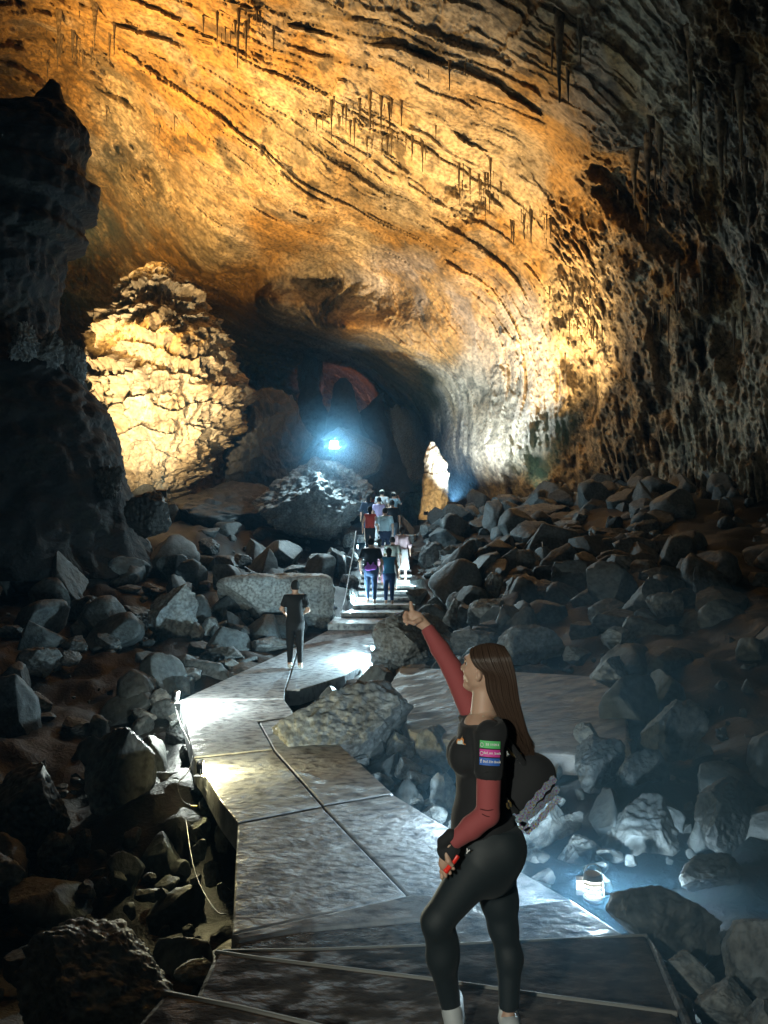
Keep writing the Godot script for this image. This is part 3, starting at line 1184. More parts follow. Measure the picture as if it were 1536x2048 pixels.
func rock_label(cx: float, cy: float, w: float, h: float, tone: String) -> String:
	var size := "small" if w < 24.0 else "middling" if w < 46.0 else "large"
	var shape := "flat" if h / w < 0.62 else "blocky" if h / w < 0.78 else "tall"
	var order := []
	for m in landmarks:
		order.append([Vector2(m[0] - cx, m[1] - cy).length(), m])
	order.sort_custom(func(a, b): return a[0] < b[0])
	var text := ""
	for k in mini(14, order.size()):
		var m: Array = order[k][1]
		var dx: float = cx - m[0]
		var dy: float = cy - m[1]
		var near := "just" if order[k][0] < 70.0 else "farther"
		var side := ("left of" if dx < 0.0 else "right of") if absf(dx) > absf(dy) else ("above" if dy < 0.0 else "below")
		text = "%s %s %s rock %s %s the %s" % [size, shape, tone, near, side, m[2]]
		if not said.has(text):
			break
	said[text] = true
	return text

# x0, x1, top, bottom in the photograph; the bottom stands on the slope (or that far away)
func boulder(x0: float, x1: float, y0: float, y1: float, label: String, shape := 3.2, cuts := 9, rough := 0.12, tone := 0.36, level := 4, d := 0.0, group := "", called := "boulder", deep := 0.85) -> MeshInstance3D:
	rock_count += 1
	var dist := d
	if d == 0.0:
		var p := land((x0 + x1) * 0.5, y1 - 0.12 * (y1 - y0))
		dist = -(p - EYE).rotated(Vector3.RIGHT, -PITCH).z
		dist *= 1.0 + 0.35 * (x1 - x0) / FOCAL
	var w := (x1 - x0) / FOCAL * dist
	var h := (y1 - y0) / FOCAL * dist
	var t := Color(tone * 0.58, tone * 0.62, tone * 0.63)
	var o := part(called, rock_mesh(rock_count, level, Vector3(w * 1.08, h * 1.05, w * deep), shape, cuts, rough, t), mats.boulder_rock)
	o.position = at((x0 + x1) * 0.5, (y0 + y1) * 0.5, dist)
	o.rotation.y = hash1(rock_count * 3.1) * 0.35
	tag(o, label, "rock" if w < 0.5 else "boulder", group)
	if group == "" and label.split(" ").size() <= 8 and y1 < 1900.0:
		landmarks.append([(x0 + x1) * 0.5, (y0 + y1) * 0.5, label])
	return o

func build_boulders() -> void:
	var B := boulder
	# big masses first
	B.call(515, 726, 925, 1082, "broad craggy rock mass under the bright far lamp, left of the stairs", 3.0, 10, 0.22, 0.34, 6, 29.5)
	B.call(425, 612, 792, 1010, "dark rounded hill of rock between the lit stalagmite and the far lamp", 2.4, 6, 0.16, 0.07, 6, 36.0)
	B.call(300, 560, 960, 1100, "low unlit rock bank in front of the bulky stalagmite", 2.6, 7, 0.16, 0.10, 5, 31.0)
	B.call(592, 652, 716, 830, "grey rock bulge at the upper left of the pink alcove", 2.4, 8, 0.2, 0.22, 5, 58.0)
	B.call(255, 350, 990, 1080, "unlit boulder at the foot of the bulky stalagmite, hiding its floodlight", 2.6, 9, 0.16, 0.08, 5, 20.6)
	B.call(730, 878, 796, 1030, "big smooth grey boulder at the back of the passage above the climbers", 2.2, 12, 0.14, 0.30, 6, 50.0)
	B.call(620, 760, 850, 960, "smooth dark boulder just behind the bright far lamp", 2.3, 6, 0.08, 0.30, 5, 46.0)
	# left of the path
	B.call(-25, 165, 1538, 1700, "large pointed grey boulder at the left edge, level with the yellow lamp", 2.6, 11, 0.10, 0.24, 5)
	B.call(180, 304, 1452, 1632, "tall rounded grey boulder standing alone left of the yellow lamp", 2.8, 8, 0.10, 0.20, 5)
	B.call(-40, 54, 1714, 1802, "pale blue-grey stone cut off by the left edge below the pointed boulder", 2.8, 9, 0.10, 0.34, 4)
	B.call(75, 140, 1672, 1742, "rough little brown rock below the pointed boulder", 2.8, 9, 0.20, 0.22, 4)
	B.call(138, 188, 1662, 1712, "small crumbly rock right of the rough little brown rock", 2.8, 9, 0.22, 0.22, 4)
	B.call(20, 352, 1872, 2110, "big jagged boulder with a pale crest in the near left corner", 2.5, 12, 0.16, 0.30, 6)
	B.call(355, 432, 1914, 1960, "pale pointed stone between the near boulder and the steps", 2.6, 10, 0.10, 0.36, 4)
	B.call(283, 402, 1174, 1288, "pale pyramid shaped boulder left of the square block", 2.3, 10, 0.14, 0.44, 5)
	B.call(446, 656, 1152, 1272, "large square pale block behind the person in black", 7.0, 3, 0.06, 0.95, 6, 0.0, "", "boulder", 0.5)
	B.call(606, 664, 1195, 1262, "split pale slab leaning on the right end of the square block", 3.0, 9, 0.14, 0.46, 4)
	for r in [[392, 424, 1212, 1240, "small pale stone right of the pyramid boulder"], [398, 436, 1236, 1270, "pale lump at the foot of the pyramid boulder"], [432, 466, 1238, 1266, "flat pale stone below the square block's left corner"], [380, 412, 1246, 1286, "grey stone in front of the pyramid boulder"]]:
		B.call(r[0], r[1], r[2], r[3], r[4], 2.8, 9, 0.14, 0.38, 3)
	for r in [[300, 352, 1352, 1390, "grey stone behind the back left lamp"], [352, 400, 1336, 1376, "pale stone on the path edge right behind the back left lamp"], [398, 440, 1330, 1362, "dark stone on the path edge, second from the back left lamp"], [438, 480, 1312, 1350, "dark stone on the path edge beside the concrete corner"], [296, 340, 1382, 1432, "lit lumpy stone touching the back left lamp"], [246, 300, 1378, 1420, "greyish low stone farther left of the back left lamp"], [262, 312, 1416, 1446, "round grey stone below the back left lamp"], [336, 372, 1420, 1452, "pale stone directly under the back left lamp"]]:
		B.call(r[0], r[1], r[2], r[3], r[4], 2.8, 9, 0.14, 0.34, 4)
	for r in [[334, 384, 1440, 1500, "pale layered verge stone between the two left lamps"], [352, 392, 1488, 1530, "dark verge stone just above the yellow lamp"], [368, 430, 1556, 1600, "pale lit stone under the yellow lamp"], [396, 446, 1592, 1640, "ribbed verge stone below the yellow lamp"], [374, 424, 1634, 1680, "leaf shaped dark slab near the yellow tag"], [430, 470, 1640, 1700, "upright verge stone against the near path edge"], [380, 412, 1680, 1720, "dark rounded cobble below the leaf shaped slab"], [408, 446, 1716, 1770, "flat tilted shard beside the near path edge"], [378, 404, 1744, 1790, "long dark shard left of the tilted shard"], [430, 462, 1770, 1800, "dark verge cobble by the corner of the path"]]:
		B.call(r[0], r[1], r[2], r[3], r[4], 3.0, 11, 0.14, 0.24, 4)
	for r in [[42, 120, 1296, 1350, "brown rock in the dark slope, far left"], [112, 160, 1300, 1330, "small jagged rock right of the brown rock"], [118, 176, 1270, 1304, "dull grey rock on the dark slope"], [186, 240, 1268, 1304, "bright little rock on the dark slope"], [150, 184, 1222, 1262, "upright shard on the dark slope"], [176, 218, 1200, 1224, "leaf shaped pale chip on the dark slope"], [204, 300, 1212, 1262, "dim sloping slab left of the pyramid boulder"], [168, 236, 1146, 1160, "thin curved pale flake high on the dark slope"], [232, 280, 1170, 1188, "flat grey flake above the sloping slab"], [284, 330, 1166, 1190, "flat dark stone behind the pyramid boulder"], [30, 102, 1378, 1428, "square dim block on the dark slope"], [70, 118, 1424, 1446, "flat dim flake below the square dim block"], [120, 178, 1436, 1470, "dim stone above the tall rounded boulder"], [0, 44, 1250, 1276, "flat pale chip at the far left edge of the slope"], [400, 440, 1076, 1110, "dim stone under the rock mass, upper left"], [455, 500, 1110, 1140, "small grey stone above the square block"], [440, 560, 1330, 1362, "long dark sill of rock behind the path's back edge"], [480, 600, 1272, 1310, "dark boulder half hidden beside the person in black"], [410, 500, 1290, 1330, "dark lump left of the person in black"]]:
		B.call(r[0], r[1], r[2], r[3], r[4], 2.8, 9, 0.16, 0.22, 4)
	# by the stairs
	for r in [[618, 660, 1100, 1154, "pointed stone left of the stair foot"], [632, 700, 1108, 1160, "rounded pale boulder beside the lower stairs"], [560, 612, 1128, 1156, "flat pale shard behind the square block"], [672, 716, 1150, 1188, "craggy pale rock under the lower left stair lamp"], [690, 718, 1180, 1210, "small stone at the left foot of the stairs"], [688, 716, 1062, 1100, "dark stone against the left side of the stairs"], [690, 716, 1098, 1136, "grey stone against the left side of the lower stairs"]]:
		B.call(r[0], r[1], r[2], r[3], r[4], 2.7, 9, 0.14, 0.40, 4)
	B.call(560, 812, 1366, 1560, "large two-toned boulder leaning over the right edge of the path", 2.5, 9, 0.12, 0.40, 6)
	B.call(752, 906, 1232, 1350, "mossy looking boulder right of the ramp, under the pointing hand", 2.6, 9, 0.14, 0.36, 6)
	# right of the path
	for r in [[838, 916, 1458, 1542, "pale blocky boulder just left of the woman's chest"], [774, 832, 1464, 1528, "dark stone left of the pale blocky boulder"], [788, 838, 1512, 1556, "round little stone under the dark stone by the path"], [816, 858, 1538, 1580, "cube shaped stone by the path edge"], [862, 914, 1548, 1626, "tall pale stone behind the woman's waist"], [842, 900, 1610, 1650, "white chip lying at the path edge by the woman"], [740, 786, 1546, 1580, "flat chip along the path's right edge"], [700, 742, 1508, 1540, "pale splinter under the two-toned boulder"], [800, 850, 1584, 1622, "low pale stone between path and tall pale stone"], [892, 930, 1640, 1690, "pale stone half hidden by the woman's wrist"]]:
		B.call(r[0], r[1], r[2], r[3], r[4], 3.0, 9, 0.10, 0.46, 5)
	# the flat fallen slab
	var ring := [gnd(820, 1462, 0.06), gnd(1000, 1500, 0.12), gnd(1150, 1508, 0.22), gnd(1262, 1498, 0.32), gnd(1252, 1390, 0.5), gnd(1180, 1352, 0.55), gnd(980, 1340, 0.45), gnd(800, 1334, 0.30), gnd(765, 1390, 0.12)]
	for p in ring:
		slab_ring.append(Vector2(p.x, p.z))
	var slab := part("fallen_slab", slab_mesh(ring, 0.22, 0.04), mats.slab_rock)
	tag(slab, "broad flat fallen slab of smooth grey rock behind the woman", "rock slab")
	for r in [[880, 960, 1196, 1262, "draped pale boulder right above the woman's head", 0.42], [940, 1040, 1200, 1280, "pale boulder with hanging folds, right of the draped boulder", 0.44], [1004, 1122, 1252, 1340, "smooth wedge of rock behind the woman's hair", 0.36], [900, 1010, 1262, 1330, "dark smooth boulder between arm and head of the woman", 0.22], [1172, 1272, 1304, 1392, "round smooth boulder, lower of the stacked pair", 0.38], [1200, 1268, 1250, 1304, "round smooth boulder, upper of the stacked pair", 0.38], [1266, 1312, 1308, 1346, "small split stone right of the stacked pair", 0.36], [1130, 1180, 1290, 1330, "dim stone left of the stacked pair", 0.24], [1294, 1404, 1400, 1528, "big round dark mottled boulder far right", 0.22], [1150, 1204, 1448, 1500, "pale pointed stone on the slab's front corner", 0.40], [1140, 1246, 1480, 1580, "smooth rounded boulder under the pale pointed stone", 0.26], [1240, 1330, 1500, 1590, "dim boulder between the pointed stone and mottled boulder", 0.18], [1200, 1372, 1588, 1754, "large craggy grey boulder behind the louvered lamp", 0.34, 6.6], [1040, 1126, 1600, 1700, "pale smooth boulder right behind the woman's bag", 0.50, 6.9], [1112, 1172, 1622, 1686, "pale knob of rock above the louvered lamp, left", 0.46, 6.9], [1096, 1206, 1686, 1800, "pale rounded boulder behind the louvered lamp", 0.46, 6.4], [1040, 1110, 1692, 1780, "pale boulder behind the woman's hip", 0.50, 6.5], [1236, 1420, 1766, 1920, "rounded dark boulder right of the louvered lamp", 0.24], [1460, 1580, 1806, 1990, "craggy pale boulder cut by the right edge", 0.34], [1320, 1420, 1914, 1990, "knobbly pale rock beside the near steps", 0.44], [1400, 1500, 1960, 2060, "knobbly pale rock in the near right corner", 0.44], [1480, 1580, 1990, 2090, "craggy stone at the very corner, right edge", 0.36], [1330, 1400, 1990, 2080, "pale rubble lump against the near steps' side wall", 0.42], [1370, 1480, 1700, 1790, "dim boulder right of the craggy grey boulder", 0.14], [1400, 1520, 1560, 1700, "dim far right boulder above the dim boulder", 0.10]]:
		B.call(r[0], r[1], r[2], r[3], r[4], 2.7, 8, 0.11, r[5], 5, r[6] if r.size() > 6 else 0.0)
	for r in [[938, 1004, 1110, 1154, "pale tilted rock high on the right slope"], [904, 944, 1152, 1196, "pale stone right of the stair foot, upper"], [868, 920, 1160, 1206, "pale stone right of the stair foot, lower"], [1026, 1064, 1050, 1086, "pale pointed rock on the upper right slope"], [1020, 1172, 1160, 1216, "long flat dim slab on the right slope"], [968, 1010, 1148, 1210, "upright pale shard left of the long dim slab"], [1288, 1372, 1138, 1182, "pale angular block far up the right slope"], [1154, 1200, 1120, 1150, "rounded pale stone beside the hanging cable"], [1110, 1160, 1040, 1066, "pale chip high under the right wall"], [1140, 1170, 1028, 1056, "white shard high under the right wall"], [1150, 1204, 980, 1000, "flat pale stone beside the tiny white stalagmite"], [1296, 1380, 1186, 1260, "big dim rock on the far right slope"], [880, 930, 1090, 1130, "grey boulder right of the upper stair lamp"], [836, 890, 1084, 1140, "round grey boulder behind the right stair lamp"], [850, 900, 1136, 1160, "low pale stone below the right stair lamp"], [840, 880, 1044, 1080, "dark rounded boulder right of the stair top"], [792, 840, 1026, 1052, "long pale slab at the stair top"], [890, 930, 1010, 1040, "pale crumbly rock at the foot of the small column"], [926, 956, 1000, 1034, "pale crumbly rock right of the small column"], [960, 1000, 1030, 1056, "pale flat rock below the fluted wall"], [1000, 1140, 1006, 1060, "dim broad slab under the right wall"], [1180, 1270, 1056, 1100, "dim boulder under the right wall"], [1060, 1110, 1086, 1130, "grey rock where the cable starts"], [1210, 1280, 1180, 1230, "dim rock beside the cable's middle"]]:
		B.call(r[0], r[1], r[2], r[3], r[4], 2.9, 10, 0.14, 0.36 if r[4].begins_with("pale") or r[4].begins_with("white") or r[4].begins_with("upright") else 0.22, 4)
	# more of the same tumble, too alike to tell apart
	var rng := RandomNumberGenerator.new()
	rng.seed = 77
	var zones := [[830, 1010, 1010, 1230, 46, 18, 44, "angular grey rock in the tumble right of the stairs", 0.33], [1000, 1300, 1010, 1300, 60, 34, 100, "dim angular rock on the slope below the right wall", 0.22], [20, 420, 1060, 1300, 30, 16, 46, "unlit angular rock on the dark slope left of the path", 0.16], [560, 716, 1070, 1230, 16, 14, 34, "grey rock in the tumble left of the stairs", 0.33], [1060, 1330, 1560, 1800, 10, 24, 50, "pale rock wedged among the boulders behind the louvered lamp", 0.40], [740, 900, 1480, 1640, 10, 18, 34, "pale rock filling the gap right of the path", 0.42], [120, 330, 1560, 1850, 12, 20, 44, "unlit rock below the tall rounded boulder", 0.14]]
	for z in zones:
		for k in z[4]:
			var cx := rng.randf_range(z[0], z[1])
			var y1 := rng.randf_range(z[2], z[3])
			var w: float = rng.randf_range(z[5], z[6]) * (0.6 + 0.6 * (y1 - z[2]) / (z[3] - z[2]))
			var p := land(cx, y1)
			if Geometry2D.is_point_in_polygon(Vector2(p.x, p.z), path_ring) or Geometry2D.is_point_in_polygon(Vector2(p.x, p.z), slab_ring):
				continue
			var hh := w * rng.randf_range(0.5, 0.9)
			B.call(cx - w * 0.5, cx + w * 0.5, y1 - hh, y1, rock_label(cx, y1 - hh * 0.5, w, hh, "unlit" if z[8] < 0.2 else "dim" if z[8] < 0.3 else "grey" if z[8] < 0.38 else "pale"), 3.0, 10, 0.14, z[8] * rng.randf_range(0.7, 1.2), 3, 0.0, z[7], "rock")
	# rubble nobody could count
	var lamp_spot := Vector2(gnd(1186, 1800).x, gnd(1186, 1800).z)
	for k in 7:
		var fine := k >= 4
		var mesh := rock_mesh(900 + k, 2 if fine else 3, Vector3.ONE, 3.2, 13, 0.08, Color(0.088, 0.101, 0.106))
		var spots := []
		for i in (900 if fine else 500):
			var x := rng.randf_range(-11.0, 9.5)
			var z := -rng.randf_range(1.5, 34.0)
			if rng.randf() < 0.3:
				z = -rng.randf_range(3.0, 20.0)
				x = rng.randf_range(-4.5, 3.0)
			if not fine and i % 5 == 0:
				x = rng.randf_range(3.5, 12.0)
				z = -rng.randf_range(6.0, 32.0)
			if x < -3.2 - z * -0.06 and rng.randf() < 0.35:
				continue
			var s := rng.randf_range(0.05, 0.15) if fine else (0.16 + 0.95 * pow(rng.randf(), 3.0)) * (0.5 + clampf(-z / 22.0, 0.0, 0.9))
			var pos := Vector2(x, z)
			if (pos - lamp_spot).length() < 0.8 + s or Geometry2D.is_point_in_polygon(pos, slab_ring) or Geometry2D.is_point_in_polygon(pos, path_ring) or Geometry2D.is_point_in_polygon(pos + Vector2(s * 0.6, 0), path_ring) or Geometry2D.is_point_in_polygon(pos - Vector2(s * 0.6, 0), path_ring):
				continue
			var bs := Basis.from_euler(Vector3(rng.randf() * 6, rng.randf() * 6, rng.randf() * 6)) * Basis.from_scale(Vector3(s, s * rng.randf_range(0.5, 0.9), s * rng.randf_range(0.7, 1.4)))
			spots.append(Transform3D(bs, Vector3(x, ground_height(x, z) - 0.1 + rng.randf_range(0.0, 0.25) * s, z)))
		var m := MultiMesh.new()
		m.transform_format = MultiMesh.TRANSFORM_3D
		m.mesh = mesh
		m.instance_count = spots.size()
		for i in spots.size():
			m.set_instance_transform(i, spots[i])
		var o := MultiMeshInstance3D.new()
		o.name = numbered("rubble")
		o.multimesh = m
		o.material_override = mats.boulder_rock
		o.set_meta("kind", "stuff")
		o.set_meta("label", "loose broken stones scattered over the cave floor")
		o.set_meta("category", "rubble")
		add_child(o, true)

# ---------------------------------------------------------------- path and steps
func stair_level(k: int) -> float:
	return 0.65 + 0.14 * k

func build_path() -> void:
	var path := Node3D.new()
	path.name = "path"
	add_child(path, true)
	struct(path)
	path.set_meta("label", "damp concrete path of large slabs climbing to the stairs")
	var far_l := at(660, 1248, 18.6)
	var rampring := [gnd(600, 1290), gnd(572, 1380), gnd(600, 1378), gnd(690, 1350), gnd(745, 1316, 0.08), gnd(786, 1276, 0.16), Vector3(0.32, 0.25, -18.9), Vector3(-1.32, 0.25, -18.9), gnd(634, 1272, 0.16)]
	for ring in [
		[gnd(361, 1400), gnd(480, 1345), gnd(597, 1292), gnd(570, 1380), gnd(568, 1396)],
		[gnd(362, 1404), gnd(568, 1399), gnd(592, 1432), gnd(515, 1443), gnd(546, 1498), gnd(388, 1514)],
		[gnd(388, 1518), gnd(546, 1501), gnd(644, 1612), gnd(476, 1645), gnd(440, 1600), gnd(403, 1535)],
		[gnd(519, 1445), gnd(594, 1434), gnd(648, 1460), gnd(786, 1587), gnd(647, 1610), gnd(548.5, 1499)],
		[gnd(476, 1648), gnd(644.5, 1615), gnd(814, 1791), gnd(465, 1866), gnd(470, 1750)],
		[gnd(647.5, 1613), gnd(788, 1590), gnd(1040, 1742), gnd(1140, 1799), gnd(1030, 1815), gnd(816.5, 1790)]]:
		part("slab", slab_mesh(ring, 0.26, 0.014), mats.concrete, path)
	part("ramp_slab", slab_mesh(rampring, 0.26, 0.014), mats.concrete, path)
	# low winding steps at the near end, rising towards the viewer
	part("step", slab_mesh([gnd(463, 1868, 0.09), gnd(830, 1786, 0.09), gnd(1030, 1810, 0.09), gnd(1139, 1796, 0.09), gnd(1246, 1867, 0.09), gnd(960, 1900, 0.09), gnd(858, 1834, 0.09), gnd(600, 1857, 0.09), gnd(478, 1880, 0.09)], 0.3, 0.02), mats.concrete, path)
	part("worn_step", slab_mesh([gnd(468, 1883, 0.075), gnd(600, 1861, 0.075), gnd(858, 1839, 0.075), gnd(962, 1905, 0.075), gnd(850, 1940, 0.075), gnd(480, 1930, 0.075)], 0.3, 0.03), mats.rough_concrete, path)
	part("step", slab_mesh([gnd(446, 1899, 0.2), gnd(640, 1896, 0.2), gnd(850, 1888, 0.2), gnd(1130, 1876, 0.2), gnd(1292, 1868, 0.2), gnd(1385, 2060, 0.2), gnd(850, 2060, 0.2), gnd(400, 1990, 0.2)], 0.4, 0.025), mats.step_concrete, path)
	part("step", slab_mesh([gnd(432, 1900, 0.35), gnd(520, 1913, 0.35), gnd(850, 1953, 0.35), gnd(1110, 1990, 0.35), gnd(1352, 2022, 0.35), gnd(1450, 2400, 0.35), gnd(850, 2400, 0.35), gnd(300, 2200, 0.35), gnd(402, 1964, 0.35)], 0.45, 0.03), mats.step_concrete, path)
	part("step", slab_mesh([gnd(332, 1981, 0.5), gnd(480, 2010, 0.5), gnd(660, 2052, 0.5), gnd(1000, 2140, 0.5), gnd(1000, 2700, 0.5), gnd(260, 2600, 0.5), gnd(180, 2150, 0.5)], 0.5, 0.03), mats.step_concrete, path)
	part("step", slab_mesh([Vector3(-1.6, 0.65, -1.9), Vector3(1.6, 0.65, -2.2), Vector3(1.9, 0.65, -0.9), Vector3(-1.7, 0.65, -0.9)], 0.5, 0.03), mats.step_concrete, path)
	part("step", slab_mesh([Vector3(-1.8, 0.84, -0.98), Vector3(1.9, 0.84, -0.98), Vector3(2.0, 0.84, 2.4), Vector3(-1.8, 0.84, 2.4)], 0.6, 0.03), mats.step_concrete, path)
	for line in [[[446, 1899], [640, 1896], [850, 1888], [1130, 1876], [1292, 1868], 0.2], [[432, 1900], [520, 1913], [850, 1953], [1110, 1990], [1352, 2022], 0.35], [[332, 1981], [480, 2010], [660, 2052], [1000, 2140], 0.5]]:
		var pl := []
		for k in line.size() - 1:
			pl.append(gnd(line[k][0], line[k][1], line[line.size() - 1]) + Vector3(0, -0.006, 0.012))
		part("lit_edge", tube(pl, 0.013, 6), mats.lit_edge, path)  # pale strip: lamp light caught on the step edge, put into colour
	part("side_wall", slab_mesh([gnd(1294, 1868, 0.22), gnd(1322, 1900, 0.22), gnd(1420, 2120, 0.3), gnd(1400, 2130, 0.3), gnd(1362, 2026, 0.24)], 0.5, 0.03), mats.rough_concrete, path)
	# stairs: two wide steps, a landing, then a straight flight
	var stairs := Node3D.new()
	stairs.name = "stairs"
	add_child(stairs, true)
	struct(stairs)
	stairs.set_meta("label", "straight flight of pale concrete stairs climbing into the passage")
	part("step", slab_mesh([Vector3(-1.36, 0.40, -18.86), Vector3(0.36, 0.40, -18.86), Vector3(0.44, 0.40, -20.4), Vector3(-1.30, 0.40, -20.4)], 0.16, 0.02), mats.stair_concrete, stairs)
	part("step", slab_mesh([Vector3(-1.12, 0.53, -20.2), Vector3(0.44, 0.53, -20.2), Vector3(0.62, 0.53, -21.4), Vector3(-0.9, 0.53, -21.4)], 0.16, 0.02), mats.stair_concrete, stairs)
	part("landing", slab_mesh([Vector3(-0.86, 0.65, -21.2), Vector3(0.88, 0.65, -21.2), Vector3(0.9, 0.65, -22.3), Vector3(-0.8, 0.65, -22.3)], 0.16, 0.02), mats.stair_concrete, stairs)
	for k in range(1, 15):
		var z := -22.0 - 0.45 * (k - 1)
		var l := -0.79 + 0.012 * k
		var r := 0.92 - 0.012 * k
		part("step", slab_mesh([Vector3(l, stair_level(k), z), Vector3(r, stair_level(k), z), Vector3(r, stair_level(k), z - 0.50), Vector3(l, stair_level(k), z - 0.50)], 0.075, 0.012), mats.stair_concrete, stairs)
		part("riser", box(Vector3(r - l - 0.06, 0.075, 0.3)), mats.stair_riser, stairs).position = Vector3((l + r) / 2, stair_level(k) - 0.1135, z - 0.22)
	part("landing", slab_mesh([Vector3(-1.0, 2.61, -28.7), Vector3(1.1, 2.61, -28.7), Vector3(1.8, 2.64, -33.5), Vector3(-0.6, 2.64, -33.5)], 0.3, 0.03), mats.stair_concrete, stairs)

# ---------------------------------------------------------------- lamps
func flood(label: String, where: Vector3, aim: Vector3, color: Color, energy: float, size := 0.16, face := 14.0, spot := 0.0, group := "") -> Node3D:
	var t := thing("floodlight", label, "floodlight", where, group)
	var pivot := Basis.looking_at((aim - where).normalized(), Vector3.UP if absf((aim - where).normalized().y) < 0.95 else Vector3.BACK)
	var s := size
	var place := func(o: Node3D, p: Vector3) -> void:
		o.transform = Transform3D(pivot, pivot * p + Vector3(0, s * 0.62, 0))
	place.call(part("housing", box(Vector3(s, s * 0.78, s * 0.30), s * 0.05), mats.black_plastic, t), Vector3.ZERO)
	place.call(part("lamp_face", box(Vector3(s * 0.84, s * 0.62, s * 0.06), s * 0.02), glow("lamp_glow_%s" % color.to_html(false), color, face), t), Vector3(0, 0, -s * 0.16))
	for k in 5:
		place.call(part("fin", box(Vector3(s * 0.03, s * 0.6, s * 0.16)), mats.black_plastic, t), Vector3((k - 2) * s * 0.18, 0, s * 0.21))
	for k in [-1.0, 1.0]:
		part("bracket", tube([pivot * Vector3(k * s * 0.54, 0, 0) + Vector3(0, s * 0.62, 0), pivot * Vector3(k * s * 0.54, 0, 0) + Vector3(0, 0.0, 0)], s * 0.035, 6), mats.grey_metal, t)
	part("foot", box(Vector3(s * 0.9, s * 0.05, s * 0.5)), mats.grey_metal, t).position.y = s * 0.02
	var l: Light3D
	if spot > 0.0:
		var sp := SpotLight3D.new()
		sp.spot_angle = spot
		sp.spot_angle_attenuation = 0.7
		sp.spot_range = 90.0
		sp.spot_attenuation = 2.0
		l = sp
	else:
		var om := OmniLight3D.new()
		om.omni_range = 60.0
		om.omni_attenuation = 2.0
		l = om
	l.name = "lamp_light"
	l.light_color = color
	l.light_energy = energy
	l.light_size = size * 0.35
	l.shadow_enabled = true
	t.add_child(l, true)
	l.transform = Transform3D(pivot, pivot * Vector3(0, 0, -s * 0.16 if spot == 0.0 else -s * 0.30) + Vector3(0, s * 0.62, 0))
	return t

